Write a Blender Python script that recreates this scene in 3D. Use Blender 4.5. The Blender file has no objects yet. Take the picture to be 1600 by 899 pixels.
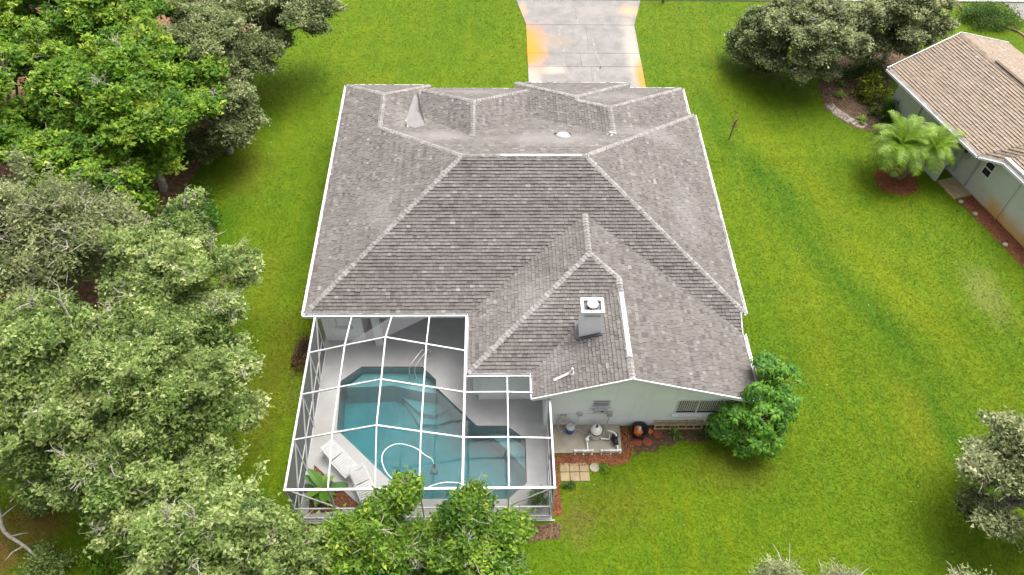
import bpy, bmesh, math, random
import numpy as np
from mathutils import Vector, Matrix
from mathutils.geometry import tessellate_polygon

rnd = random.Random(11)
rng = np.random.default_rng(11)
SC = bpy.context.scene
COL = SC.collection
R = math.radians

# ------------------------------------------------------------------ camera
cam_d = bpy.data.cameras.new("camera")
cam = bpy.data.objects.new("camera", cam_d)
COL.objects.link(cam)
cam_d.sensor_width = 36.0
cam_d.lens = 1210.89 / 1600 * 36
cam_d.clip_start = 0.5
cam_d.clip_end = 600
PITCH, YAW, ROLL = 0.895355, 0.0408878, 0.0292042
_fw = Vector((math.sin(YAW) * math.cos(PITCH), math.cos(YAW) * math.cos(PITCH), -math.sin(PITCH)))
_r = Vector((math.cos(YAW), -math.sin(YAW), 0))
_u = _r.cross(_fw)
_r2 = math.cos(ROLL) * _r + math.sin(ROLL) * _u
_u2 = -math.sin(ROLL) * _r + math.cos(ROLL) * _u
cam.matrix_world = Matrix((
    (_r2.x, _u2.x, -_fw.x, 0), (_r2.y, _u2.y, -_fw.y, 0), (_r2.z, _u2.z, -_fw.z, 26.7), (0, 0, 0, 1)))
SC.camera = cam
CAMP = Vector((0, 0, 26.7))

# ------------------------------------------------------------------ world, sun, exposure
SUN_EL, SUN_AZ = 66, 42          # elevation, azimuth clockwise from +Y
w = bpy.data.worlds.new("World")
SC.world = w
w.use_nodes = True
nt = w.node_tree
sky = nt.nodes.new("ShaderNodeTexSky")
sky.sky_type = 'NISHITA'
sky.sun_disc = False
sky.sun_elevation = R(SUN_EL)
sky.sun_rotation = R(SUN_AZ)
sky.dust_density = 8.0
sky.air_density = 0.5
sky.ozone_density = 0.3
bg = nt.nodes["Background"]
bg.inputs[1].default_value = 0.15
hsv = nt.nodes.new("ShaderNodeHueSaturation")      # overcast: the blue is washed out of the sky
hsv.inputs["Saturation"].default_value = 0.4
nt.links.new(sky.outputs[0], hsv.inputs["Color"])
nt.links.new(hsv.outputs[0], bg.inputs[0])
sun_d = bpy.data.lights.new("sun", 'SUN')
sun_d.energy = 0.8
sun_d.angle = R(50)
sun_d.color = (1, 0.97, 0.92)
sun = bpy.data.objects.new("sun", sun_d)
COL.objects.link(sun)
_d = Vector((math.sin(R(SUN_AZ)) * math.cos(R(SUN_EL)), math.cos(R(SUN_AZ)) * math.cos(R(SUN_EL)), math.sin(R(SUN_EL))))
sun.rotation_euler = _d.to_track_quat('Z', 'Y').to_euler()
SC.view_settings.view_transform = 'Standard'
SC.view_settings.look = 'None'
SC.view_settings.exposure = 1.2
SC.view_settings.gamma = 1.0
SC.cycles.transparent_max_bounces = 24
SC.cycles.max_bounces = 8

# ------------------------------------------------------------------ materials
class NG:
    def __init__(s, name):
        s.m = bpy.data.materials.new(name)
        s.m.use_nodes = True
        s.t = s.m.node_tree
        s.b = s.t.nodes["Principled BSDF"]
        s.out = s.t.nodes["Material Output"]
    def n(s, typ, **kw):
        nd = s.t.nodes.new(typ)
        for k, v in kw.items():
            if k.startswith('i_'):
                nd.inputs[k[2:].replace('_', ' ')].default_value = v
            else:
                setattr(nd, k, v)
        return nd
    def l(s, a, b):
        s.t.links.new(a, b)
    def pos(s):
        return s.n("ShaderNodeNewGeometry").outputs["Position"]
    def noise(s, scale, detail=4, rough=0.55, vec=None, stretch=None):
        nd = s.n("ShaderNodeTexNoise")
        nd.inputs["Scale"].default_value = scale
        nd.inputs["Detail"].default_value = detail
        nd.inputs["Roughness"].default_value = rough
        v = vec or s.pos()
        if stretch:
            mp = s.n("ShaderNodeMapping")
            mp.inputs["Scale"].default_value = stretch[:3]
            if len(stretch) > 3:
                mp.inputs["Rotation"].default_value = (0, 0, stretch[3])
            s.l(v, mp.inputs[0]); v = mp.outputs[0]
        s.l(v, nd.inputs["Vector"])
        return nd.outputs[0]
    def ramp(s, fac, stops):
        nd = s.n("ShaderNodeValToRGB")
        e = nd.color_ramp.elements
        while len(e) < len(stops):
            e.new(0.5)
        for k, (p, c) in enumerate(stops):
            e[k].position = p
            e[k].color = (*c, 1) if len(c) == 3 else c
        s.l(fac, nd.inputs[0])
        return nd.outputs[0]
    def mix(s, fac, a, b, mode='MIX'):
        nd = s.n("ShaderNodeMix", data_type='RGBA', blend_type=mode)
        for sock, v in ((nd.inputs[0], fac), (nd.inputs[6], a), (nd.inputs[7], b)):
            if isinstance(v, (int, float)):
                sock.default_value = v
            elif isinstance(v, tuple):
                sock.default_value = (*v, 1) if len(v) == 3 else v
            else:
                s.l(v, sock)
        return nd.outputs[2]
    def math(s, op, a, b=0.0, clamp=False):
        nd = s.n("ShaderNodeMath", operation=op, use_clamp=clamp)
        for k, v in enumerate((a, b)):
            if isinstance(v, (int, float)):
                nd.inputs[k].default_value = v
            else:
                s.l(v, nd.inputs[k])
        return nd.outputs[0]
    def smooth(s, x, lo, hi):
        nd = s.n("ShaderNodeMapRange", interpolation_type='SMOOTHSTEP')
        nd.inputs[1].default_value = lo
        nd.inputs[2].default_value = hi
        s.l(x, nd.inputs[0])
        return nd.outputs[0]
    def blob(s, x, y, r0, r1, sx=1.0, sy=1.0, rot=0.0):
        """1 inside r0, 0 outside r1 round a place on the ground (a patch of dry grass, a stain)"""
        mp = s.n("ShaderNodeMapping", vector_type='TEXTURE')
        mp.inputs["Location"].default_value = (x, y, 0)
        mp.inputs["Rotation"].default_value = (0, 0, rot)
        mp.inputs["Scale"].default_value = (sx, sy, 1e6)
        s.l(s.pos(), mp.inputs[0])
        ln = s.n("ShaderNodeVectorMath", operation='LENGTH')
        s.l(mp.outputs[0], ln.inputs[0])
        wob = s.noise(0.9, 4)
        d = s.math('ADD', ln.outputs[1], s.math('MULTIPLY', s.math('SUBTRACT', wob, 0.5), 0.9 * r1))
        return s.smooth(d, r1, r0)
    def bump(s, h, strength=0.3, dist=0.02):
        nd = s.n("ShaderNodeBump")
        nd.inputs["Strength"].default_value = strength
        nd.inputs["Distance"].default_value = dist
        s.l(h, nd.inputs["Height"])
        s.l(nd.outputs[0], s.b.inputs["Normal"])
    def attr(s, name="v"):
        return s.n("ShaderNodeAttribute", attribute_name=name).outputs["Fac"]
    def col(s, c):
        s.l(c, s.b.inputs["Base Color"])

def simple(name, c1, c2=None, scale=6, rough=0.6, bump=0.1, spec=0.3, metal=0.0, dirt=None):
    g = NG(name)
    c2 = c2 or tuple(x * 0.8 for x in c1)
    nz = g.noise(scale, 6)
    c = g.ramp(nz, [(0.3, c2), (0.7, c1)])
    if dirt:
        c = g.mix(g.smooth(g.noise(scale * 0.23, 5), 0.52, 0.75), c, dirt)
    g.col(c)
    g.b.inputs["Roughness"].default_value = rough
    g.b.inputs["Specular IOR Level"].default_value = spec
    g.b.inputs["Metallic"].default_value = metal
    if bump:
        g.bump(g.noise(scale * 8, 3), bump, 0.01)
    return g.m

M = {}
M['white'] = simple("white_paint", (.72, .72, .72), (.60, .61, .62), 3, .45, .03, .4, dirt=(.46, .45, .42))
M['chimney'] = simple("chimney_paint", (.86, .86, .86), (.80, .80, .80), 3, .5, .02, .4)
M['alu'] = simple("white_aluminium", (.60, .60, .60), (.48, .49, .50), 2, .35, 0, .5)
M['plastic'] = simple("white_plastic", (.47, .47, .465), (.40, .40, .39), 5, .4, 0, .4)
M['pvc'] = simple("pvc_pipe", (.78, .77, .73), (.62, .60, .55), 8, .4, 0, .4)
M['grey'] = simple("grey_plastic", (.42, .41, .38), (.30, .30, .28), 8, .5, .05)
M['black'] = simple("black_plastic", (.025, .025, .027), (.012, .012, .013), 8, .45, .05)
M['blue'] = simple("blue_plastic", (.02, .12, .36), (.015, .09, .28), 8, .4, 0)
M['orange'] = simple("orange_fabric", (.60, .17, .03), (.38, .10, .02), 9, .8, .2)
M['tan'] = simple("weathered_wood", (.42, .30, .17), (.26, .18, .10), 9, .8, .3)
M['steel'] = simple("steel", (.6, .6, .6), (.5, .5, .5), 5, .25, 0, .5, 1.0)
M['terra'] = simple("terracotta", (.21, .055, .028), (.12, .03, .018), 7, .8, .3)
M['galv'] = simple("galvanised_sheet", (.22, .21, .205), (.17, .162, .158), 3, .6, .04, .4)
M['bark'] = simple("pale_bark", (.46, .43, .36), (.22, .20, .16), 7, .9, .5)
M['bark_dark'] = simple("brown_bark", (.20, .16, .11), (.09, .07, .05), 7, .9, .5)
M['hose'] = simple("grey_hose", (.52, .52, .48), (.40, .40, .37), 5, .5, 0)
M['hose_white'] = simple("white_hose", (.74, .77, .76), (.66, .70, .68), 5, .4, 0)
M['dark_glass'] = simple("dark_glass", (.02, .022, .025), (.03, .032, .034), 3, .08, 0, .5)
M['blind'] = simple("window_blind", (.55, .52, .42), (.46, .43, .35), 3, .6, 0)
M['wood_edge'] = simple("timber_edging", (.34, .24, .14), (.2, .14, .08), 5, .8, .2)
M['rail'] = simple("bronze_frame", (.07, .07, .075), (.05, .05, .055), 3, .4, 0)

def wall_mat():
    g = NG("house_wall_paint")
    c = g.mix(g.smooth(g.noise(0.8, 5), .4, .75), (.88, .90, .91), (.82, .845, .86))
    st = g.noise(1.0, 5, .6, stretch=(5, 5, .5))
    c = g.mix(g.math('MULTIPLY', g.smooth(st, .5, .72), .2), c, (.62, .64, .64))
    # rusty sprinkler splash by the ground
    sx = g.n("ShaderNodeSeparateXYZ"); g.l(g.pos(), sx.inputs[0])
    low = g.smooth(g.math('ADD', sx.outputs[2], g.math('MULTIPLY', g.noise(3, 4), .5)), .85, .25)
    c = g.mix(g.math('MULTIPLY', low, .35), c, (.42, .33, .2))
    g.col(c); g.b.inputs["Roughness"].default_value = .75
    g.bump(g.noise(35, 4), .4, .015)
    return g.m
M['wall'] = wall_mat()

def nb_wall_mat():
    g = NG("neighbour_wall_paint")
    c = g.mix(g.smooth(g.noise(0.7, 5), .4, .75), (.50, .525, .465), (.57, .59, .53))
    sx = g.n("ShaderNodeSeparateXYZ"); g.l(g.pos(), sx.inputs[0])
    low = g.smooth(g.math('ADD', sx.outputs[2], g.math('MULTIPLY', g.noise(.9, 4), 1.3)), 1.75, .75)
    low = g.math('MULTIPLY', low, g.blob(24.6, 24.4, .3, 1.0, 1.6, 4.2, .305))
    c = g.mix(g.math('MULTIPLY', low, .95), c, (.60, .36, .09))
    g.col(c); g.b.inputs["Roughness"].default_value = .8
    g.bump(g.noise(50, 3), .15, .01)
    return g.m
M['nbwall'] = nb_wall_mat()

def shingle_mat(name, stops, stain, stainfac, wear=()):
    g = NG(name)
    c = g.ramp(g.attr(), stops)
    fine = g.noise(40, 3)
    c = g.mix(.35, c, g.ramp(fine, [(.3, (.25, .24, .23)), (.7, (.75, .73, .72))]), 'OVERLAY')
    big = g.smooth(g.noise(.9, 7, .75), .46, .70)
    c = g.mix(g.math('MULTIPLY', big, stainfac), c, stain)
    for (x, y, sx, sy, f) in wear:       # granules worn off, paler mats
        c = g.mix(g.math('MULTIPLY', g.blob(x, y, .1, 1.0, sx, sy), f), c, (.235, .222, .213))
    g.col(c)
    g.b.inputs["Roughness"].default_value = .82
    g.b.inputs["Specular IOR Level"].default_value = .35
    g.bump(g.noise(120, 2), .35, .006)
    return g.m
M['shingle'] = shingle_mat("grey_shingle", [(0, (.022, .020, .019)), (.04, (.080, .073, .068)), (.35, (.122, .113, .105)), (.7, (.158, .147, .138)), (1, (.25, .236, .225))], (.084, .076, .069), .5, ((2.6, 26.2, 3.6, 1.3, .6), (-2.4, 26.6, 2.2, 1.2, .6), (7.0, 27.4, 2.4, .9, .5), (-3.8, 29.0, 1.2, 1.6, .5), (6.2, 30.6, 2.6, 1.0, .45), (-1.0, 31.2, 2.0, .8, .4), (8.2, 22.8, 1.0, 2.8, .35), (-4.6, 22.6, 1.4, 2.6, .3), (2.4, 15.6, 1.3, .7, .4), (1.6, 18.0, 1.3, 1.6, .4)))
M['cap'] = shingle_mat("ridge_cap_shingle", [(0, (.19, .179, .171)), (1, (.29, .275, .264))], (.2, .189, .18), .4)
M['nbshingle'] = shingle_mat("tan_shingle", [(0, (.12, .092, .068)), (.04, (.205, .163, .122)), (.4, (.245, .195, .148)), (.75, (.275, .222, .170)), (1, (.33, .275, .215))], (.21, .165, .122), .3)

def lawn_mat(name, blade):
    g = NG(name)
    n1 = g.noise(.20, 5, .6)
    c = g.ramp(n1, [(.30, (.060, .126, .001)), (.5, (.088, .150, .001)), (.68, (.122, .168, .002))])
    n2 = g.noise(1.1, 5, .65)
    c = g.mix(.5, c, g.ramp(n2, [(.3, (.052, .108, .001)), (.55, (.086, .146, .002)), (.75, (.125, .158, .003))]))
    c = g.mix(g.math('MULTIPLY', g.smooth(g.noise(2.3, 6, .7), .54, .66), .5), c, (.050, .118, .006))
    c = g.mix(g.math('MULTIPLY', g.smooth(g.noise(.75, 7, .75), .56, .70), .3), c, (.118, .140, .008))
    # old mowing track, greener and deeper
    for (x, y, ln, rot, f) in ((13.6, 28.6, 6.5, -1.08, .6), (16.3, 20.5, 7.5, -1.12, .65), (17.6, 14.5, 4.5, -1.3, .5), (12.0, 34.0, 3.5, -1.2, .4), (-12.6, 24.8, 3.0, 1.4, .5)):
        c = g.mix(g.math('MULTIPLY', g.blob(x, y, 0.0, 1.25, ln, 1.0, rot), f), c, (.026, .092, .001))
    for (x, y, ln, rot, f) in ((15.6, 28.8, 7.5, -1.08, .55), (18.2, 21.0, 7.0, -1.12, .55), (6.0, 37.5, 1.0, 0, .0)):
        c = g.mix(g.math('MULTIPLY', g.blob(x, y, .1, 1.2, ln, 1.1, rot), f), c, (.138, .176, .002))
    # tyre stripes across
    st = g.noise(1.0, 3, .5, stretch=(1.9, .12, 1, .42))
    c = g.mix(g.math('MULTIPLY', g.smooth(st, .52, .7), .35), c, (.128, .166, .002))
    # dry, straw coloured places
    for (x, y, r, sx, sy, f, cc) in (
            (4.2, 11.3, 1.0, 2.6, 1.6, .45, (.100, .095, .008)), (9.0, 12.6, 1.0, 2.6, 1.3, .5, (.095, .092, .008)),
            (-8.9, 16.5, 1.0, 1.2, 5.5, .62, (.098, .098, .006)), (22.0, 21.0, 1.3, 1.0, 1.9, .38, (.22, .21, .08)),
            (-12.2, 28.8, 1.0, 1.8, 2.6, .35, (.16, .15, .02)), (16.5, 14.5, 1.0, 1.2, 3.0, .5, (.15, .165, .006)),
            (-7.0, 36.0, 1.0, 2.5, 2.0, .35, (.15, .165, .006)), (3.0, 10.6, 1.0, .9, 1.3, .5, (.13, .105, .03)),
            (-16.0, 11.5, 1.0, 1.6, 2.5, .8, (.16, .095, .03)), (-17.3, 9.6, 1.0, 1.6, 1.6, .8, (.17, .095, .035)),
            (-9.5, 10.3, 1.0, 2.0, 1.6, .8, (.11, .09, .05)), (-9.8, 21.5, 1.0, 1.0, 4.5, .4, (.115, .125, .006)),
            (13.6, 19.5, 1.0, 1.6, 4.5, .3, (.145, .165, .004))):
        c = g.mix(g.math('MULTIPLY', g.blob(x, y, .2, r, sx, sy), f), c, cc)
    fine = g.noise(9, 4, .7)
    c = g.mix(.26, c, g.ramp(fine, [(.25, (.22, .24, .12)), (.75, (.80, .82, .62))]), 'OVERLAY')
    if blade:
        v = g.attr()
        c = g.mix(1.0, c, g.ramp(v, [(0, (.88, .89, .8)), (1, (1.16, 1.14, 1.05))]), 'MULTIPLY')
    g.col(c)
    g.b.inputs["Roughness"].default_value = .75
    g.b.inputs["Specular IOR Level"].default_value = .15
    if not blade:
        g.bump(g.noise(26, 4, .7), .7, .05)
    return g.m
M['lawn'] = lawn_mat("lawn_ground", False)
M['blade'] = lawn_mat("grass_blades", True)

def leaf_mat(name, stops, trans=.35, rough=.55):
    g = NG(name)
    c = g.ramp(g.attr(), stops)
    c = g.mix(.35, c, g.ramp(g.noise(.55, 3), [(.3, (.30, .30, .30)), (.7, (.72, .72, .66))]), 'OVERLAY')
    g.col(c)
    g.b.inputs["Roughness"].default_value = rough
    g.b.inputs["Specular IOR Level"].default_value = .3
    tr = g.n("ShaderNodeBsdfTranslucent")
    g.l(c, tr.inputs[0])
    mx = g.n("ShaderNodeMixShader"); mx.inputs[0].default_value = trans
    g.l(g.b.outputs[0], mx.inputs[1]); g.l(tr.outputs[0], mx.inputs[2])
    g.l(mx.outputs[0], g.out.inputs[0])
    return g.m
M['leaf_maple'] = leaf_mat("maple_leaf", [(0, (.035, .11, .010)), (.35, (.11, .245, .020)), (.7, (.26, .40, .032)), (1, (.50, .58, .09))], .45)
M['leaf_oak'] = leaf_mat("oak_leaf", [(0, (.045, .095, .018)), (.35, (.15, .235, .050)), (.7, (.33, .42, .13)), (1, (.60, .64, .31))], .45)
M['leaf_grey'] = leaf_mat("grey_oak_leaf", [(0, (.045, .072, .024)), (.4, (.175, .225, .082)), (.75, (.37, .42, .19)), (1, (.60, .62, .38))], .5)
M['leaf_olive'] = leaf_mat("olive_oak_leaf", [(0, (.06, .085, .03)), (.4, (.22, .26, .11)), (.75, (.45, .48, .25)), (1, (.66, .67, .44))], .5)
M['leaf_bright'] = leaf_mat("bright_oak_leaf", [(0, (.03, .085, .010)), (.4, (.095, .20, .018)), (.8, (.22, .345, .03)), (1, (.44, .50, .08))], .42)
M['leaf_pale'] = leaf_mat("pale_leaf", [(0, (.09, .13, .045)), (.5, (.24, .28, .11)), (1, (.48, .49, .26))], .42)
M['leaf_dark'] = leaf_mat("dark_shrub_leaf", [(0, (.022, .065, .012)), (.5, (.075, .16, .022)), (1, (.22, .35, .045))])
M['leaf_gloss'] = leaf_mat("glossy_leaf", [(0, (.022, .085, .010)), (.5, (.07, .20, .016)), (.85, (.15, .30, .025)), (1, (.28, .44, .06))], .3, .5)
M['leaf_palm'] = leaf_mat("palm_leaf", [(0, (.035, .10, .008)), (.5, (.13, .25, .016)), (1, (.32, .44, .05))], .3, .4)
M['leaf_croton'] = leaf_mat("croton_leaf", [(0, (.04, .08, .012)), (.5, (.16, .21, .02)), (.8, (.42, .40, .04)), (1, (.55, .32, .07))])
M['leaf_brown'] = leaf_mat("dry_leaf", [(0, (.06, .035, .02)), (.5, (.15, .085, .045)), (1, (.28, .18, .10))])
M['chip_red'] = leaf_mat("red_mulch_chip", [(0, (.07, .022, .012)), (.5, (.19, .065, .028)), (1, (.36, .18, .10))], .05, .85)
M['chip_brown'] = leaf_mat("brown_mulch_chip", [(0, (.06, .04, .03)), (.5, (.17, .115, .08)), (1, (.34, .27, .20))], .05, .85)

M['mulch_red'] = simple("red_mulch", (.22, .085, .045), (.11, .045, .026), 14, .95, .8, .1)
M['mulch_orange'] = simple("orange_mulch", (.29, .105, .04), (.14, .05, .022), 14, .95, .8, .1)
M['mulch_brown'] = simple("brown_mulch", (.20, .13, .085), (.09, .055, .035), 12, .95, .8, .1)
M['litter'] = simple("leaf_litter", (.28, .16, .095), (.09, .06, .035), 5, .95, .8, .1)
M['sand'] = simple("white_sand", (.45, .42, .37), (.28, .235, .19), 5, .95, .3, .1)
M['soil'] = simple("dark_soil", (.10, .07, .04), (.05, .035, .02), 8, .95, .6, .1)
M['deck'] = simple("pool_deck_concrete", (.37, .37, .36), (.29, .29, .285), 1.1, .75, .12, .3, dirt=(.29, .28, .25))
M['padmat'] = simple("pad_concrete", (.36, .33, .255), (.25, .23, .175), 2.0, .8, .2, .2, dirt=(.25, .23, .16))
M['paver'] = simple("sandstone_paver", (.34, .25, .14), (.22, .18, .11), 4, .85, .3, .2, dirt=(.20, .165, .11))
M['path'] = simple("path_paver", (.40, .31, .17), (.28, .22, .13), 4, .85, .3, .2)
M['road'] = simple("road_concrete", (.46, .45, .44), (.38, .37, .36), 1.5, .85, .2, .2)

def drive_mat():
    g = NG("driveway_concrete")
    c = g.ramp(g.noise(1.2, 6, .65), [(.3, (.150, .141, .134)), (.5, (.198, .187, .178)), (.7, (.24, .227, .217))])
    c = g.mix(.3, c, g.ramp(g.noise(30, 3), [(.3, (.3, .3, .3)), (.7, (.7, .7, .7))]), 'OVERLAY')
    # pale washed margins
    for (x, y, sx, sy) in ((8.3, 39.0, .8, 5.0), (2.3, 36.5, .7, 2.2), (3.5, 37.2, 1.0, .6)):
        c = g.mix(g.math('MULTIPLY', g.blob(x, y, .2, 1.0, sx, sy), .7), c, (.36, .33, .285))
    # rust and tannin stains
    for (x, y, sx, sy, f, cc) in ((2.15, 39.5, 1.5, 3.2, 1.0, (.56, .20, .012)), (3.6, 40.0, 1.6, 1.1, .55, (.27, .21, .13)),
                                  (8.55, 36.4, .6, 2.2, 1.0, (.50, .20, .03)), (8.6, 43.3, 1.0, .9, .6, (.55, .33, .16)),
                                  (1.9, 43.3, .5, 1.2, .5, (.5, .3, .15)), (6.5, 43.2, 2.0, .7, .3, (.33, .29, .24))):
        c = g.mix(g.math('MULTIPLY', g.blob(x, y, .15, 1.0, sx, sy), f), c, cc)
    g.col(c); g.b.inputs["Roughness"].default_value = .85
    g.bump(g.noise(60, 3), .25, .01)
    return g.m
M['drive'] = drive_mat()
M['crack'] = simple("crack_filler", (.29, .275, .255), (.18, .17, .16), 5, .8, .1)

def plaster_mat():
    g = NG("pool_plaster")
    c = g.ramp(g.noise(1.0, 6, .7), [(.32, (.27, .34, .34)), (.6, (.37, .43, .43))])
    c = g.mix(g.math('MULTIPLY', g.smooth(g.noise(.6, 6, .75, stretch=(1.6, .5, 1)), .56, .62), .25), c, (.25, .30, .29))
    g.col(c); g.b.inputs["Roughness"].default_value = .8
    return g.m
M['plaster'] = plaster_mat()

def water_mat():
    g = NG("pool_water")
    tr = g.n("ShaderNodeBsdfTransparent")
    tr.inputs[0].default_value = (.93, .97, .97, 1)
    gl = g.n("ShaderNodeBsdfGlossy"); gl.inputs["Roughness"].default_value = .03
    fr = g.n("ShaderNodeFresnel"); fr.inputs[0].default_value = 1.33
    bp = g.n("ShaderNodeBump"); bp.inputs["Strength"].default_value = .12; bp.inputs["Distance"].default_value = .03
    g.l(g.noise(2.2, 3), bp.inputs["Height"])
    g.l(bp.outputs[0], gl.inputs["Normal"]); g.l(bp.outputs[0], fr.inputs["Normal"])
    mx = g.n("ShaderNodeMixShader")
    g.l(fr.outputs[0], mx.inputs[0]); g.l(tr.outputs[0], mx.inputs[1]); g.l(gl.outputs[0], mx.inputs[2])
    g.l(mx.outputs[0], g.out.inputs[0])
    va = g.n("ShaderNodeVolumeAbsorption")
    va.inputs[0].default_value = (.13, .76, .79, 1)
    va.inputs[1].default_value = 1.45
    vs = g.n("ShaderNodeVolumeScatter"); vs.inputs[0].default_value = (.45, .85, .88, 1); vs.inputs["Density"].default_value = .06
    ad = g.n("ShaderNodeAddShader"); g.l(va.outputs[0], ad.inputs[0]); g.l(vs.outputs[0], ad.inputs[1])
    g.l(ad.outputs[0], g.out.inputs[1])
    return g.m
M['water'] = water_mat()

def screen_mat():
    g = NG("insect_screen")
    tr = g.n("ShaderNodeBsdfTransparent")
    df = g.n("ShaderNodeBsdfDiffuse"); df.inputs[0].default_value = (.13, .135, .14, 1)
    lw = g.n("ShaderNodeLayerWeight"); lw.inputs[0].default_value = .35
    lw.inputs[0].default_value = .5
    f = g.math('MULTIPLY_ADD', g.smooth(lw.outputs[1], .45, .80), .78)
    f.node.inputs[2].default_value = .11
    mx = g.n("ShaderNodeMixShader")
    g.l(f, mx.inputs[0]); g.l(tr.outputs[0], mx.inputs[1]); g.l(df.outputs[0], mx.inputs[2])
    g.l(mx.outputs[0], g.out.inputs[0])
    return g.m
M['screen'] = screen_mat()

# ------------------------------------------------------------------ object helpers
def tag(o, label=None, cat=None, group=None, kind=None):
    if label: o["label"] = label
    if cat: o["category"] = cat
    if group: o["group"] = group
    if kind: o["kind"] = kind
    return o

def link(name, me, mat=None, parent=None, mw=None):
    o = bpy.data.objects.new(name, me)
    COL.objects.link(o)
    if mat is not None and me is not None and len(me.materials) == 0:
        me.materials.append(mat)
    if parent is not None:
        o.parent = parent
        # geometry is given in world space: undo the offset of the thing's base
        off = parent.location if parent.type == 'EMPTY' else Vector((0, 0, 0))
        o.matrix_parent_inverse = Matrix.Translation(-off)
    return o

def thing(name, label, cat, loc, group=None):
    o = bpy.data.objects.new(name, None)
    COL.objects.link(o)
    o.location = loc
    o.empty_display_size = .2
    return tag(o, label, cat, group)

class MB:
    def __init__(s):
        s.v = []; s.f = []
    def add(s, vs, fs):
        k = len(s.v)
        s.v += [tuple(p) for p in vs]
        s.f += [tuple(i + k for i in f) for f in fs]
        return s
    def box(s, x0, x1, y0, y1, z0, z1, mw=None):
        P = [Vector((x, y, z)) for z in (z0, z1) for x, y in ((x0, y0), (x1, y0), (x1, y1), (x0, y1))]
        if mw is not None: P = [mw @ p for p in P]
        return s.add(P, [(3, 2, 1, 0), (4, 5, 6, 7), (0, 1, 5, 4), (1, 2, 6, 5), (2, 3, 7, 6), (3, 0, 4, 7)])
    def beam(s, a, b, wd, ht, up=(0, 0, 1)):
        a, b = Vector(a), Vector(b)
        d = (b - a).normalized(); up = Vector(up)
        sd = d.cross(up)
        if sd.length < 1e-4: sd = d.cross(Vector((0, 1, 0)))
        sd.normalize(); up = sd.cross(d)
        P = [q + sd * x + up * z for q in (a, b) for x, z in ((-wd / 2, -ht / 2), (wd / 2, -ht / 2), (wd / 2, ht / 2), (-wd / 2, ht / 2))]
        return s.add(P, [(0, 1, 2, 3), (7, 6, 5, 4), (0, 4, 5, 1), (1, 5, 6, 2), (2, 6, 7, 3), (3, 7, 4, 0)])
    def prism(s, poly, z0, z1):
        n = len(poly)
        if sum(poly[i][0] * poly[(i + 1) % n][1] - poly[(i + 1) % n][0] * poly[i][1] for i in range(n)) < 0:
            poly = poly[::-1]
        P = [(x, y, z0) for x, y in poly] + [(x, y, z1) for x, y in poly]
        return s.add(P, [tuple(range(n))[::-1], tuple(range(n, 2 * n))] + [(i, (i + 1) % n, n + (i + 1) % n, n + i) for i in range(n)])
    def tube(s, path, rad, n=8, caps=True):
        path = [Vector(p) for p in path]
        if not hasattr(rad, '__len__'): rad = [rad] * len(path)
        P = []; up = None
        for i, p in enumerate(path):
            d = (path[min(i + 1, len(path) - 1)] - path[max(i - 1, 0)]).normalized()
            if up is None:
                up = d.orthogonal().normalized()
            up = (up - d * up.dot(d)).normalized()
            sd = d.cross(up)
            P += [p + (up * math.cos(t) + sd * math.sin(t)) * rad[i] for t in [2 * math.pi * k / n for k in range(n)]]
        F = [(i * n + k, i * n + (k + 1) % n, (i + 1) * n + (k + 1) % n, (i + 1) * n + k) for i in range(len(path) - 1) for k in range(n)]
        if caps:
            F += [tuple(range(n))[::-1], tuple(range((len(path) - 1) * n, len(path) * n))]
        return s.add(P, F)
    def lathe(s, c, prof, n=16, mw=None):
        P = []
        for r, z in prof:
            P += [Vector((r * math.cos(2 * math.pi * k / n), r * math.sin(2 * math.pi * k / n), z)) for k in range(n)]
        if mw is not None: P = [mw @ p for p in P]
        P = [p + Vector(c) for p in P]
        m = len(prof)
        F = [(i * n + k, i * n + (k + 1) % n, (i + 1) * n + (k + 1) % n, (i + 1) * n + k) for i in range(m - 1) for k in range(n)]
        F += [tuple(range(n))[::-1], tuple(range((m - 1) * n, m * n))]
        return s.add(P, F)
    def mesh(s, name):
        me = bpy.data.meshes.new(name)
        me.from_pydata(s.v, [], s.f)
        return me
    def build(s, name, mat, parent=None, smooth=False, kind=None, label=None, bevel=0):
        me = s.mesh(name)
        if bevel:
            bm = bmesh.new(); bm.from_mesh(me)
            bmesh.ops.bevel(bm, geom=bm.edges[:], offset=bevel, segments=1, affect='EDGES', clamp_overlap=True)
            bm.to_mesh(me); bm.free()
        if smooth:
            me.polygons.foreach_set("use_smooth", [True] * len(me.polygons))
        o = link(name, me, mat, parent)
        if kind: o["kind"] = kind
        if label: o["label"] = label
        return o

def np_mesh(name, V, F, vals=None, per_face=None):
    """V (n,3), F (m,k) one polygon size; vals: value per polygon stored on faces as 'v'"""
    me = bpy.data.meshes.new(name)
    V = np.asarray(V, np.float32); F = np.asarray(F, np.int32)
    m, k = F.shape
    me.vertices.add(len(V)); me.vertices.foreach_set("co", V.ravel())
    me.loops.add(m * k); me.loops.foreach_set("vertex_index", F.ravel())
    me.polygons.add(m)
    me.polygons.foreach_set("loop_start", np.arange(0, m * k, k, dtype=np.int32))
    me.polygons.foreach_set("loop_total", np.full(m, k, np.int32))
    if vals is not None:
        at = me.attributes.new("v", 'FLOAT', 'FACE')
        at.data.foreach_set("value", np.asarray(vals, np.float32))
    me.update()
    return me

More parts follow.
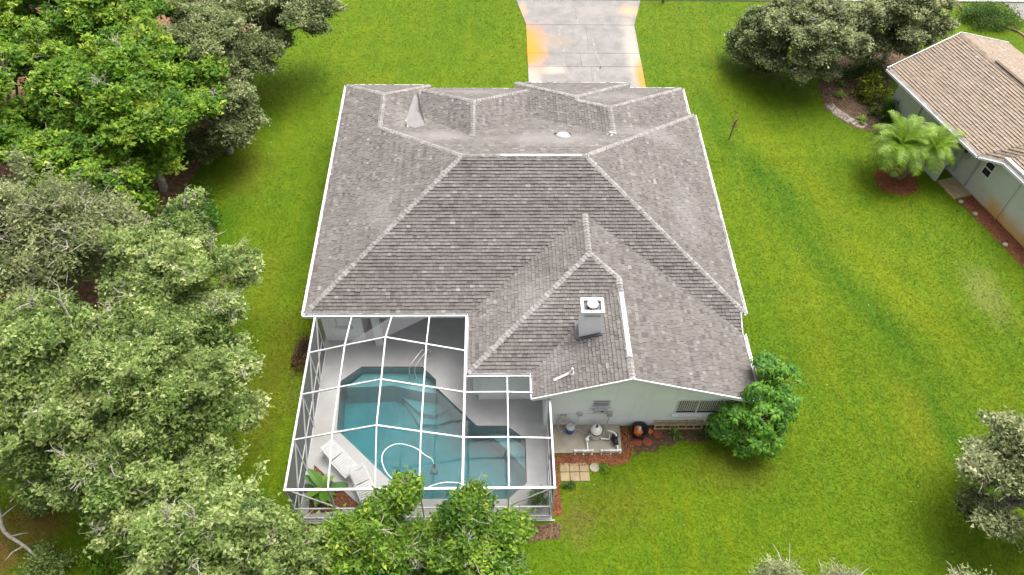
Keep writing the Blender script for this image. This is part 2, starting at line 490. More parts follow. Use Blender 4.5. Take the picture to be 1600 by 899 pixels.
def sheet(name, outer, holes, z, mat, kind='structure', skirt=None, parent=None):
    """flat polygon with holes; skirt = depth of the side faces round every outline"""
    loops = [[Vector((x, y, 0)) for x, y in lp] for lp in [outer] + list(holes)]
    tris = tessellate_polygon(loops)
    pts = [p for lp in loops for p in lp]
    V = [(p.x, p.y, z) for p in pts]
    F = []
    for t in tris:
        a, b, c = (pts[i] for i in t)
        F.append(tuple(t) if (b - a).cross(c - a).z > 0 else tuple(t)[::-1])
    if skirt:
        k = 0
        for lp in loops:
            n = len(lp); base = len(V)
            V += [(p.x, p.y, z - skirt) for p in lp]
            F += [(k + i, base + i, base + (i + 1) % n, k + (i + 1) % n) for i in range(n)]
            k += n
    me = bpy.data.meshes.new(name); me.from_pydata(V, [], F)
    bm = bmesh.new(); bm.from_mesh(me); bmesh.ops.recalc_face_normals(bm, faces=bm.faces[:]); bm.to_mesh(me); bm.free()
    if me.polygons and sum(p.normal.z * p.area for p in me.polygons) < 0:
        me.flip_normals()
    o = link(name, me, mat, parent)
    if kind: o["kind"] = kind
    return o

def wobbly(poly, amp=.12, step=.35, seed=1):
    """an outline made natural: resampled and jittered"""
    q = random.Random(seed); out = []
    n = len(poly)
    for i in range(n):
        a = Vector((*poly[i], 0)); b = Vector((*poly[(i + 1) % n], 0))
        k = max(1, int((b - a).length / step))
        for j in range(k):
            p = a.lerp(b, j / k)
            out.append((p.x + q.uniform(-amp, amp), p.y + q.uniform(-amp, amp)))
    return out

def inside(P, poly):
    x, y = P[:, 0], P[:, 1]
    r = np.zeros(len(P), bool)
    n = len(poly)
    for i in range(n):
        x0, y0 = poly[i]; x1, y1 = poly[(i + 1) % n]
        c = ((y0 > y) != (y1 > y))
        with np.errstate(divide='ignore', invalid='ignore'):
            xx = (x1 - x0) * (y - y0) / (y1 - y0 if y1 != y0 else 1e-9) + x0
        r ^= c & (x < xx)
    return r

def in_poly_points(poly, dens, q):
    a = np.array(poly); lo, hi = a.min(0), a.max(0)
    n = int(dens * np.prod(hi - lo))
    P = lo + q.random((n, 2)) * (hi - lo)
    return P[inside(P, poly)]

def scatter_chips(name, poly, dens, z, mat, parent=None, size=(.03, .09), seed=3, flat=.5, holes=()):
    q = np.random.default_rng(seed)
    P = in_poly_points(poly, dens, q)
    for h in holes:
        P = P[~inside(P, h)]
    n = len(P)
    L = q.uniform(*size, n)[:, None]; W = L * q.uniform(.3, .6, n)[:, None]
    an = q.uniform(0, 2 * np.pi, n)
    d = np.stack([np.cos(an), np.sin(an), q.normal(0, flat, n)], 1); d /= np.linalg.norm(d, axis=1)[:, None]
    s = np.stack([-np.sin(an), np.cos(an), q.normal(0, flat, n)], 1); s /= np.linalg.norm(s, axis=1)[:, None]
    c = np.column_stack([P, z + .02 + q.random(n) * .03])
    V = np.stack([c - d * L / 2, c + s * W / 2, c + d * L / 2, c - s * W / 2], 1).reshape(-1, 3)
    F = np.arange(4 * n).reshape(n, 4)
    o = link(name, np_mesh(name, V, F, q.random(n)), mat, parent)
    o["kind"] = "stuff"
    return o

# ------------------------------------------------------------------ the ground
DRIVE = [(2.05, 32.3), (2.07, 35.9), (2.1, 41.7), (1.61, 44.3), (9.36, 44.3), (8.68, 42.0), (8.62, 35.9), (8.6, 32.3)]
POOL = [(-5.29, 17.22), (-2.84, 17.2), (-2.25, 16.57), (-2.24, 16.23), (-.61, 14.5), (.55, 14.49), (1.25, 13.91), (1.25, 12.13),
        (.56, 11.52), (-3.01, 11.56), (-5.95, 14.38), (-6.06, 16.53)]
DECK = [(-6.95, 10.76), (2.1, 10.76), (2.1, 15.8), (-.5, 15.8), (-.5, 21.0), (-6.95, 21.0)]
ENC_BED = [(-6.60, 12.92), (-4.62, 11.22), (-6.55, 11.02)]
WESTBED = wobbly([(-13.2, 46), (-13.6, 38), (-14.3, 31.4), (-14.6, 29.2), (-15.0, 27.3), (-14.2, 24.5), (-15.0, 20), (-14.5, 16), (-15.3, 13.4), (-17.0, 13.0), (-60, 13), (-60, 46)], .25, .8, 4)
SOUTHBED = wobbly([(-7.4, 10.62), (2.5, 10.62), (2.4, 10.1), (.6, 9.9), (-2, 9.6), (-5, 9.4), (-7.6, 9.7)], .07, .4, 5)
sheet("lawn", [(-150, -60), (150, -60), (150, 190), (-150, 190)], [[(-6.5, 11.2), (1.7, 11.2), (1.7, 17.8), (-6.5, 17.8)]], 0, M['lawn'])
sheet("woodland_floor", WESTBED, [], .006, M['litter'])
sheet("mulch_bed_behind_enclosure", SOUTHBED, [], .008, M['mulch_brown']).name = "mulch_bed"
road = sheet("road", [(-150, 44.95), (150, 44.95), (150, 53), (-150, 53)], [], .012, M['road'])
MB().box(-150, 150, 44.55, 44.95, -.1, .10).build("kerb", M['road'], None, kind='structure')
# driveway slabs with recessed joints
drv = bpy.data.objects.new("driveway", None); COL.objects.link(drv); drv.location = (5.3, 38, 0); drv["kind"] = "structure"
def drive_x(y, side):
    pts = [(32.3, 2.05, 8.6), (35.9, 2.07, 8.62), (41.75, 2.1, 8.68), (44.5, 1.55, 9.4)]
    for (y0, l0, r0), (y1, l1, r1) in zip(pts, pts[1:]):
        if y <= y1:
            t = (y - y0) / (y1 - y0)
            return l0 + t * (l1 - l0) if side == 0 else r0 + t * (r1 - r0)
ycuts = [32.3, 35.2, 37.55, 38.85, 41.75, 44.5]
for k in range(5):
    y0, y1 = ycuts[k] + .012, ycuts[k + 1] - .012
    cuts = [0, .47, 1] if k in (0, 2, 4) else [0, .55, 1]
    for c0, c1 in zip(cuts, cuts[1:]):
        def X(y, c): return drive_x(y, 0) + c * (drive_x(y, 1) - drive_x(y, 0))
        e = .006
        MB().prism([(X(y0, c0) + e, y0), (X(y0, c1) - e, y0), (X(y1, c1) - e, y1), (X(y1, c0) + e, y1)], -.1, .03 + rnd.uniform(0, .006)).build("slab", M['drive'], drv)
def crack(pts, wd, seed):
    q = random.Random(seed); mb = MB(); full = []
    for a, b in zip(pts, pts[1:]):
        for j in range(8):
            t = j / 8
            full.append((a[0] + (b[0] - a[0]) * t + q.uniform(-.05, .05), a[1] + (b[1] - a[1]) * t))
    full.append(pts[-1])
    V = []
    for i, p in enumerate(full):
        ww = wd * q.uniform(.4, 1.3)
        V += [(p[0] - ww / 2, p[1], .041), (p[0] + ww / 2, p[1], .041)]
    return mb.add(V, [(2 * i, 2 * i + 1, 2 * i + 3, 2 * i + 2) for i in range(len(full) - 1)])
for k, (pts, wd) in enumerate((([(4.15, 41.6), (4.0, 40.2), (4.3, 38.9)], .09), ([(4.05, 38.8), (4.25, 37.0), (4.75, 36.0)], .09),
                               ([(5.2, 44.0), (5.25, 41.8)], .07), ([(6.0, 40.4), (6.1, 38.9), (6.35, 37.7), (5.9, 37.0), (5.75, 35.7)], .10),
                               ([(6.3, 37.6), (6.0, 36.8), (6.15, 35.6)], .06), ([(6.4, 37.6), (8.2, 37.4)], .05))):
    crack(pts, wd, k).build("crack_seam", M['crack'], drv)

# neighbour's drive, far corner
MB().prism([(32.7, 44.5), (33.1, 42.6), (37, 38.5), (42, 40), (42, 44.5)], -.05, .03).build("neighbour_driveway", M['drive'], None, kind='structure')

# ------------------------------------------------------------------ the house roof
def clip(poly, a, b, c):
    """keep a*x+b*y+c >= 0"""
    out = []; n = len(poly)
    for i in range(n):
        p, q = poly[i], poly[(i + 1) % n]
        dp = a * p[0] + b * p[1] + c; dq = a * q[0] + b * q[1] + c
        if dp >= 0: out.append(p)
        if (dp > 0 and dq < 0) or (dp < 0 and dq > 0):
            t = dp / (dp - dq)
            out.append((p[0] + t * (q[0] - p[0]), p[1] + t * (q[1] - p[1])))
    return out
def area(p):
    return abs(sum(p[i][0] * p[(i + 1) % len(p)][1] - p[(i + 1) % len(p)][0] * p[i][1] for i in range(len(p)))) / 2

ZE = 2.55
def pl(axis, sgn, s, at, z=ZE):   # plane rising along sgn*axis from an eave at 'at'
    return (s * sgn, 0, z - s * sgn * at) if axis == 'x' else (0, s * sgn, z - s * sgn * at)
mW = pl('x', 1, .452, -7.24); mS = pl('y', 1, .452, 18.07)
bE = pl('x', -1, .337, 9.75, 2.2); fW = pl('x', 1, .33, 1.19)
WINGS = [
    ((-7.24, 9.87, 18.07, 30.11), [mS, pl('y', -1, .452, 30.11), mW, pl('x', -1, .452, 9.87)]),
    ((6.5, 9.75, 17.28, 18.07), [mS]),
    ((-.89, 9.75, 15.32, 24.09), [pl('x', 1, .36, -.89), pl('y', 1, .383, 15.32), bE]),
    ((1.47, 9.75, 14.2, 24.09), [pl('x', 1, .383, 1.47), bE]),
    ((-7.24, -3.1, 24.09, 32.36), [mW, pl('y', -1, .495, 32.36), pl('x', -1, .466, -3.1)]),
    ((-3.8, 2.1, 24.09, 32.1), [pl('y', -1, .53, 32.1), pl('x', 1, .54, -3.8), pl('x', -1, .54, 2.1)]),
    ((1.19, 9.6, 24.09, 32.2), [fW, pl('x', -1, .345, 9.6), pl('y', -1, .43, 32.2)]),
    ((1.19, 6.99, 26.5, 32.6), [fW, pl('y', -1, .41, 32.6), pl('x', -1, .325, 6.99)]),
]
def roof_z(x, y):
    best = -1
    for (x0, x1, y0, y1), ps in WINGS:
        if x0 - 1e-6 <= x <= x1 + 1e-6 and y0 - 1e-6 <= y <= y1 + 1e-6:
            best = max(best, min(a * x + b * y + c for a, b, c in ps))
    return best
def roof_pieces():
    res = []
    for i, ((x0, x1, y0, y1), ps) in enumerate(WINGS):
        for p in ps:
            poly = [(x0, y0), (x1, y0), (x1, y1), (x0, y1)]
            for q in ps:
                if q is not p: poly = clip(poly, q[0] - p[0], q[1] - p[1], q[2] - p[2])
                if len(poly) < 3: break
            if len(poly) < 3: continue
            polys = [poly]
            for j, ((u0, u1, v0, v1), qs) in enumerate(WINGS):
                if j == i: continue
                eps = 1e-5 if j < i else -1e-5
                hp = [(1, 0, -u0), (-1, 0, u1), (0, 1, -v0), (0, -1, v1)] + [(q[0] - p[0], q[1] - p[1], q[2] - p[2] + eps) for q in qs]
                new = []
                for po in polys:
                    cur = po
                    for a, b, c in hp:
                        if abs(a) < 1e-9 and abs(b) < 1e-9:
                            if c < 0:
                                new.append(cur); cur = []
                                break
                            continue
                        o = clip(cur, -a, -b, -c)
                        if len(o) >= 3 and area(o) > 1e-4: new.append(o)
                        cur = clip(cur, a, b, c)
                        if len(cur) < 3: break
                polys = new
            for po in polys:
                if area(po) > 1e-3: res.append((p, po))
    return res

def shingle_tabs(pieces, expo, width, jit=.25, z0=ZE):
    """list of (verts, faces, value, whole) for every tab laid on the roof pieces"""
    planes = {}
    for p, po in pieces:
        planes.setdefault(tuple(round(x, 5) for x in p), []).append(po)
    tabs = []
    for (a, b, c), polys in planes.items():
        s = math.hypot(a, b); gx, gy = a / s, b / s; cs = 1 / math.sqrt(1 + s * s)
        nrm = Vector((-a, -b, 1)).normalized()
        loc = [[(-gy * x + gx * y, gx * x + gy * y) for x, y in po] for po in polys]
        loc = [lp if sum(lp[i][0] * lp[(i + 1) % len(lp)][1] - lp[(i + 1) % len(lp)][0] * lp[i][1] for i in range(len(lp))) > 0 else lp[::-1] for lp in loc]
        hps = []
        for lp in loc:
            h = []
            for i in range(len(lp)):
                p, q = lp[i], lp[(i + 1) % len(lp)]
                L = math.hypot(q[0] - p[0], q[1] - p[1])
                if L < 1e-6: continue
                nx, ny = -(q[1] - p[1]) / L, (q[0] - p[0]) / L
                h.append((nx, ny, -(nx * p[0] + ny * p[1])))
            hps.append(h)
        w0 = (z0 - c) / s; dw = expo * cs
        allp = [p for lp in loc for p in lp]
        k0 = math.floor((min(p[1] for p in allp) - w0) / dw); k1 = math.ceil((max(p[1] for p in allp) - w0) / dw)
        umin = min(p[0] for p in allp); umax = max(p[0] for p in allp)
        for k in range(k0, k1):
            q = random.Random(k * 7919 + int(a * 1000) * 31 + int(b * 1000) * 17)
            wl = w0 + k * dw; wh = wl + dw * 1.02
            u = -40 + (k % 2) * width * .5 + q.uniform(0, width)
            tone = q.gauss(0, .05)
            sag = q.gauss(0, .003)
            while u < umax:
                ww = width * q.uniform(1 - jit, 1 + jit)
                val = min(1, max(.05, q.gauss(.46, .15) + tone * 1.3)); hb = .022 + q.uniform(0, .024) + max(0, sag)
                sl = q.uniform(-.010, .004)
                if u + ww < umin:
                    u += ww; continue
                rect = [(u + .004, wl + sl), (u + ww - .004, wl + sl), (u + ww - .004, wh), (u + .004, wh)]
                for lp, h in zip(loc, hps):
                    dmin = [min(hx * x + hy * y + hc for x, y in rect) for hx, hy, hc in h]
                    if all(d >= -1e-9 for d in dmin):
                        po, whole = rect, True
                    else:
                        if any(max(hx * x + hy * y + hc for x, y in rect) <= 0 for hx, hy, hc in h): continue
                        po = rect; whole = False
                        for (hx, hy, hc), d in zip(h, dmin):
                            if d < 0: po = clip(po, hx, hy, hc)
                            if len(po) < 3: break
                        if len(po) < 3 or area(po) < 2e-4: continue
                    top = []; bot = []
                    for (uu, v) in po:
                        P = Vector((-gy * uu + gx * v, gx * uu + gy * v, s * v + c))
                        hh = hb * (1 - (v - wl) / (wh - wl)) + .004
                        top.append(P + nrm * hh); bot.append(P - nrm * .012)
                    n = len(po)
                    tabs.append((top + bot, [tuple(range(n))] + [(i, n + i, n + (i + 1) % n, (i + 1) % n) for i in range(n)], val, whole))
                u += ww
    return tabs

def mesh_from(parts, name, butts=True):
    V = []; F = []; vals = []
    for vs, fs, val, *_ in parts:
        k = len(V); V += vs
        for j, f in enumerate(fs):
            F.append(tuple(i + k for i in f)); vals.append(val if j == 0 or not butts else 0.0)  # tab edges coloured dark: butt shade put into the colour, with the asphalt edge
    me = bpy.data.meshes.new(name); me.from_pydata(V, [], F)
    at = me.attributes.new("v", 'FLOAT', 'FACE'); at.data.foreach_set("value", np.array(vals, np.float32))
    return me

def deck_mesh(pieces, drop_top, thick, name):
    mb = MB()
    for (a, b, c), po in pieces:
        if sum(po[i][0] * po[(i + 1) % len(po)][1] - po[(i + 1) % len(po)][0] * po[i][1] for i in range(len(po))) < 0: po = po[::-1]
        n = len(po)
        T = [(x, y, a * x + b * y + c - drop_top) for x, y in po]
        B = [(x, y, z - thick) for x, y, z in T]
        mb.add(T + B, [tuple(range(n)), tuple(range(n, 2 * n))[::-1]] + [(i, n + i, n + (i + 1) % n, (i + 1) % n) for i in range(n)])
    return mb

def cap_strip(lines, zf, half=.13, step=.15, lift=.022):
    parts = []
    for a, b in lines:
        a, b = Vector(a), Vector(b)
        if a.z > b.z: a, b = b, a
        L = (b - a).length; d = (b - a) / L
        sd = Vector((d.y, -d.x, 0)).normalized()
        n = max(1, int(L / step))
        for i in range(n):
            p0 = a + d * (i * L / n - .01); p1 = a + d * ((i + 1) * L / n + .03)
            mid = (p0 + p1) / 2
            if zf(mid.x, mid.y) > mid.z + .05: continue
            hw = half * rnd.uniform(.9, 1.1) * .85
            rows = []
            for p, up in ((p0, lift + .018 + rnd.uniform(0, .01)), (p1, lift)):
                row = []
                for k in (-1, 0, 1):
                    q = p + sd * hw * k
                    if k == 0: z = p.z + up + .012
                    else:
                        zz = zf(q.x, q.y); z = (zz if zz > 0 and abs(zz - p.z) < .2 else p.z - hw * .3) + up
                    row.append(Vector((q.x, q.y, z)))
                rows.append(row)
            (l0, c0, r0), (l1, c1, r1) = rows
            dn = Vector((0, 0, -.03))
            V = [l0, c0, r0, l1, c1, r1, l0 + dn, c0 + dn, r0 + dn, l1 + dn, r1 + dn]
            F = [(0, 3, 4, 1), (1, 4, 5, 2), (0, 1, 7, 6), (1, 2, 8, 7), (0, 6, 9, 3), (2, 5, 10, 8)]
            parts.append((V, F, rnd.random()))
    return parts

house = thing("house", "large single storey house with grey hipped shingle roof and white walls behind the pool", "house", (1.3, 22, 0))
pieces = roof_pieces()
roof = deck_mesh(pieces, .012, .1, "roof").build("roof", M['shingle'], house)
tabs = shingle_tabs(pieces, .145, .18)
def nearness(t):
    return (t[0][0] - CAMP).length
whole = sorted([t for t in tabs if t[3]], key=nearness)[:290]
ids = set(id(t) for t in whole)
for t in whole:
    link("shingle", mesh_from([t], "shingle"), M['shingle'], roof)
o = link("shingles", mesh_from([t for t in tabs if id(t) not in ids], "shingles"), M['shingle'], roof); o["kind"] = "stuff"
CAPS = [((-7.24, 18.07, ZE), (-1.22, 24.09, 5.27)), ((9.87, 18.07, ZE), (3.85, 24.09, 5.27)), ((-1.22, 24.09, 5.271), (3.85, 24.09, 5.27)),
        ((-5.13, 27.98, 3.5), (-1.22, 24.09, 5.27)), ((9.87, 30.11, ZE), (3.85, 24.09, 5.27)),
        ((3.753, 19.68, 4.22), (3.753, 21.75, 4.221)), ((-.89, 15.32, ZE), (3.753, 19.68, 4.22)), ((4.86, 18.72, 3.85), (3.753, 19.68, 4.22)),
        ((4.86, 14.2, 3.85), (4.86, 18.72, 3.851)), ((-5.14, 28.0, 3.5), (-5.14, 30.44, 3.501)), ((-7.24, 32.36, ZE), (-5.14, 30.44, 3.5)),
        ((-3.1, 32.36, ZE), (-5.14, 30.44, 3.5)), ((-.85, 26.6, 4.143), (-.85, 29.09, 4.144)), ((-3.8, 32.1, ZE), (-.85, 29.09, 4.14)),
        ((2.1, 32.1, ZE), (-.85, 29.09, 4.14)), ((5.488, 26.97, 3.968), (5.488, 28.9, 3.969)), ((9.6, 32.2, ZE), (5.488, 28.9, 3.968)),
        ((4.07, 29.99, 3.5), (5.488, 28.9, 3.968)), ((1.19, 32.6, ZE), (4.068, 30.28, 3.5)), ((6.99, 32.6, ZE), (4.068, 30.28, 3.5)), ((4.068, 29.98, 3.5), (4.068, 30.28, 3.501))]
o = link("ridge_caps", mesh_from(cap_strip(CAPS, roof_z), "ridge_caps", False), M['cap'], roof); o["kind"] = "stuff"

def gutter(pts, parent, outward, mat=M['white'], w_=.11, h_=.12):
    """U channel along an eave run"""
    for a, b in zip(pts, pts[1:]):
        a, b = Vector(a), Vector(b)
        n = Vector(outward).normalized()
        mb = MB()
        mb.beam(a + n * .012 + Vector((0, 0, -.07)), b + n * .012 + Vector((0, 0, -.07)), .02, .17)
        mb.beam(a + n * (w_ / 2 + .022) + Vector((0, 0, -.125)), b + n * (w_ / 2 + .022) + Vector((0, 0, -.125)), w_, .015)
        mb.beam(a + n * (w_ + .015) + Vector((0, 0, -.07)), b + n * (w_ + .015) + Vector((0, 0, -.07)), .028, h_)
        mb.build("gutter", mat, parent)
z = ZE
gutter([(-7.24, 18.0, z), (-7.24, 32.36, z)], house, (-1, 0, 0))
gutter([(9.87, 18.0, z), (9.87, 30.15, z)], house, (1, 0, 0))
gutter([(9.6, 30.12, z), (9.6, 32.2, z)], house, (1, 0, 0))
gutter([(9.75, 14.2, 2.2), (9.75, 17.28, 2.2)], house, (1, 0, 0))
gutter([(-7.24, 18.07, z), (-.89, 18.07, z)], house, (0, -1, 0))
gutter([(-.89, 15.32, z), (1.47, 15.32, z)], house, (0, -1, 0))
gutter([(-.89, 15.32, z), (-.89, 18.05, z)], house, (-1, 0, 0), w_=.06)
gutter([(1.47, 14.2, z), (1.47, 15.30, z)], house, (-1, 0, 0), w_=.06)
gutter([(-7.24, 32.36, z), (-3.1, 32.36, z)], house, (0, 1, 0), w_=.06)
gutter([(-3.1, 32.1, z), (1.19, 32.1, z)], house, (0, 1, 0), w_=.06)
gutter([(1.19, 32.6, z), (6.99, 32.6, z)], house, (0, 1, 0), w_=.06)
gutter([(6.99, 32.2, z), (9.6, 32.2, z)], house, (0, 1, 0), w_=.06)
for a, b in (((1.44, 14.19, ZE - .02), (4.86, 14.19, 3.83)), ((4.86, 14.19, 3.83), (9.78, 14.19, 2.18))):
    MB().beam(a, b, .04, .16, (0, 0, 1)).build("bargeboard", M['white'], house)
MB().beam((9.73, 17.3, 2.2), (9.73, 18.05, 2.52), .04, .14).build("bargeboard", M['white'], house)

# walls
def wall_box(*a): return MB().box(*a).build("wall", M['wall'], house)
wall_box(-6.85, -6.65, 18.5, 31.9, 0, 2.46)
wall_box(-6.645, -5.25, 18.5, 18.7, .1, 2.46)
wall_box(-5.45, -5.25, 18.705, 20.9, .1, 2.46)
wall_box(-5.245, -.55, 20.9, 21.1, .1, 2.46)
wall_box(-.75, -.55, 15.85, 20.895, .1, 2.46)
wall_box(-.545, 1.95, 15.65, 15.85, .1, 2.46)
wall_box(1.95, 2.15, 14.71, 15.85, .0, 2.66)
wall_box(9.25, 9.45, 14.71, 31.9, 0, 2.2)
wall_box(-6.645, -3.0, 31.7, 31.9, 0, 2.46)
wall_box(-2.995, 1.5, 31.5, 31.7, 0, 2.46)
wall_box(1.505, 9.245, 31.7, 31.9, 0, 2.46)
WY = 14.5
# gable wall with the two window openings left open
def gz(x): return min(.383 * (x - 1.47) + ZE, 2.2 + .337 * (9.75 - x)) - .12
XS = [1.95, 3.72, 4.33, 4.86, 6.90, 8.44, 9.45]
mb = MB()
def gpanel(x0, x1, za, zb0, zb1):
    mb.add([(x0, WY, za), (x1, WY, za), (x1, WY, zb1), (x0, WY, zb0), (x0, WY + .2, za), (x1, WY + .2, za), (x1, WY + .2, zb1), (x0, WY + .2, zb0)],
           [(0, 1, 2, 3), (7, 6, 5, 4), (0, 4, 5, 1), (1, 5, 6, 2), (2, 6, 7, 3), (3, 7, 4, 0)])
for x0, x1 in zip(XS, XS[1:]):
    if x0 == 3.72:
        gpanel(x0, x1, 0, 1.28, 1.28); gpanel(x0, x1, 1.96, gz(x0), gz(x1))
    elif x0 == 6.90:
        gpanel(x0, x1, 0, 1.0, 1.0); gpanel(x0, x1, 1.90, gz(x0), gz(x1))
    else:
        gpanel(x0, x1, 0, gz(x0), gz(x1))
mb.build("wall", M['wall'], house, label="pale gable end wall facing the back lawn")

def window(x0, x1, z0, z1, y, panes, parent, blind=False, sillw=.12):
    fr = MB()
    t = .055
    fr.box(x0 - t, x1 + t, y - .03, y + .06, z1, z1 + t); fr.box(x0 - t, x1 + t, y - .03, y + .06, z0 - t, z0)
    fr.box(x0 - t, x0, y - .029, y + .06, z0, z1); fr.box(x1, x1 + t, y - .029, y + .06, z0, z1)
    n = len(panes) - 1
    for k in range(1, n):
        xm = x0 + (x1 - x0) * panes[k]
        fr.box(xm - .025, xm + .025, y - .02, y + .06, z0, z1)
    win = fr.build("window", M['white'], parent)
    MB().box(x0 - .12, x1 + .12, y - sillw, y - .031, z0 - .10, z0 - .02).build("sill", M['white'], win)
    for k in range(n):
        a = x0 + (x1 - x0) * panes[k] + .026; b = x0 + (x1 - x0) * panes[k + 1] - .026
        MB().box(a, b, y + .075, y + .085, z0 + .01, z1 - .01).build("pane", M['dark_glass'], win)
        if blind:
            m2 = int((b - a) / .075)
            bl = MB()
            for i in range(m2):
                xx = a + (i + .5) * (b - a) / m2
                bl.beam((xx, y + .055, z0 + .03), (xx, y + .055, z1 - .02), .052, .006, (0, .9, 0))
            bl.build("blind", M['blind'], win)
    return win
window(6.9, 8.44, 1.0, 1.9, WY, [0, .5, 1], house, True, .16)
wn = window(3.74, 4.31, 1.52, 1.94, WY, [0, 1], house, False, .05)
for k in range(3):
    zz = 1.60 + k * .12
    MB().beam((3.75, WY - .02, zz), (4.30, WY - .02, zz), .05, .012, (0, -.5, 1)).build("louvre", M['grey'] if k < 2 else M['plastic'], wn)
ac = MB().box(3.76, 4.29, WY - .16, WY + .05, 1.29, 1.49).build("air_conditioner", M['plastic'], house, bevel=.012)
MB().box(4.02, 4.14, WY - .165, WY - .155, 1.35, 1.43).build("control_panel", M['black'], ac)
# lanai: column, window in the left wall, sliding doors
MB().box(-4.80, -4.48, 18.2, 18.52, .1, 2.44).build("column", M['white'], house, bevel=.015)
lw = window(-6.25, -5.75, 1.15, 1.75, 18.5, [0, 1], house)
for k in range(3):
    x0 = -4.9 + k * 1.4
    d = MB().box(x0, x0 + 1.35, 20.84, 20.895, .12, 2.2).build("sliding_door", M['rail'], house)
    MB().box(x0 + .07, x0 + 1.28, 20.83, 20.84, .2, 2.12).build("pane", M['dark_glass'], d)
# conduit, boxes on the gable wall
c = MB()
c.tube([(2.35, WY - .03, 1.02), (4.45, WY - .03, 1.0)], .014, 6); c.tube([(3.3, WY - .03, .98), (3.28, WY - .03, .5), (3.15, WY - .1, .2)], .012, 6)
c.build("conduit", M['white'], house)
MB().box(3.2, 3.38, WY - .09, WY - .002, .92, 1.12).build("electrical_box", M['plastic'], house)
MB().box(4.3, 4.5, WY - .14, WY - .002, .95, 1.16).build("timer_box", M['grey'], house, label="grey pump timer box on the gable wall")
MB().tube([(4.4, WY - .1, .95), (4.38, WY - .14, .6), (4.30, 14.2, .3), (4.2, 14.0, .2)], .02, 6).build("cable", M['grey'], house)
# chimney
ch = MB()
ch.add([(3.2, 16.42, 2.9), (3.95, 16.42, 2.9), (3.95, 17.02, 3.2), (3.2, 17.02, 3.2), (3.2, 16.42, 4.7), (3.95, 16.42, 4.7), (3.95, 17.02, 4.7), (3.2, 17.02, 4.7)],
       [(0, 1, 5, 4), (1, 2, 6, 5), (2, 3, 7, 6), (3, 0, 4, 7), (4, 5, 6, 7)])
chim = ch.build("chimney", M['chimney'], house)
rim = MB()
rim.box(3.16, 3.99, 16.38, 16.50, 4.70, 4.80).box(3.16, 3.99, 16.94, 17.06, 4.70, 4.80).box(3.16, 3.26, 16.502, 16.938, 4.70, 4.80).box(3.89, 3.99, 16.502, 16.938, 4.70, 4.80)
rim.build("chimney_rim", M['white'], chim)
MB().box(3.262, 3.888, 16.502, 16.938, 4.704, 4.712).build("chimney_pan", M['rail'], chim)
MB().lathe((3.58, 16.72, 4.712), [(.14, 0), (.14, .13), (.2, .14), (.2, .17), (.06, .2)], 18).build("flue_cap", M['plastic'], chim)
MB().prism([(3.28, 16.37), (3.87, 16.37), (3.87, 16.379), (3.28, 16.379)], 4.55, 4.62).build("chimney_vent", M['grey'], chim)
fl = MB()
for a, b in (((3.13, 16.34), (4.02, 16.34)), ((4.02, 16.34), (4.02, 17.1)), ((3.13, 16.34), (3.13, 17.1))):
    fl.beam((*a, roof_z(*a) + .035), (*b, roof_z(*b) + .035), .12, .05)
fl.build("flashing", M['rail'], chim)
# vents and flashing on the roof
def rp(x, y, up=0): return (x, y, roof_z(x, y) + up)
def onroof(x, y):
    e = .01
    n = Vector((-(roof_z(x + e, y) - roof_z(x - e, y)) / (2 * e), -(roof_z(x, y + e) - roof_z(x, y - e)) / (2 * e), 1)).normalized()
    return n
dv = MB()
n = onroof(3.15, 26.6); q = n.to_track_quat('Z', 'Y').to_matrix()
base = Vector(rp(3.15, 26.6))
for k in range(2):
    pass
prof = [(.33, .0), (.33, .04), (.30, .10), (.21, .17), (.09, .205), (.01, .21)]
dv.lathe(base, prof, 16, q)
dv.build("dome_vent", M['plastic'], roof, smooth=False)
MB().box(-.36, .36, -.36, -.22, .0, .09, Matrix.Translation(base) @ q.to_4x4()).build("vent_collar", M['rail'], roof)
def pipe_vent(x, y, h, r=.05):
    b = Vector(rp(x, y))
    v = MB(); v.tube([b - Vector((0, 0, .05)), b + Vector((0, 0, h))], r, 10)
    v.lathe(b, [(r * 2.6, -.06), (r * 2.4, .03), (r, .10)], 12)
    v.build("pipe_vent", M['plastic'], roof, smooth=True)
pipe_vent(5.25, 26.75, .22, .06); pipe_vent(-3.9, 27.95, .4, .045); pipe_vent(2.85, 14.95, .32, .05);
v = MB(); a = Vector(rp(2.75, 14.95, .05)); b = Vector(rp(2.2, 14.78, .05)); v.beam(a, b, .10, .03); v.build("flashing_strip", M['plastic'], roof)
# pale metal valley saddle between the north wings
sad = MB()
def P(x, y, dz): return Vector((x, y, roof_z(x, y) + dz))
tip = Vector((-3.72, 31.8, 2.80)); bl_ = P(-4.05, 28.35, .05); br_ = P(-3.05, 28.15, .05); low = P(-3.5, 27.7, .05)
sad.add([tip, bl_, low, br_, (-3.47, 30.0, 2.83)], [(0, 1, 4), (1, 2, 4), (2, 3, 4), (3, 0, 4)])
for k in range(len(sad.f)):
    pass
sad.build("valley_flashing", M['galv'], roof)
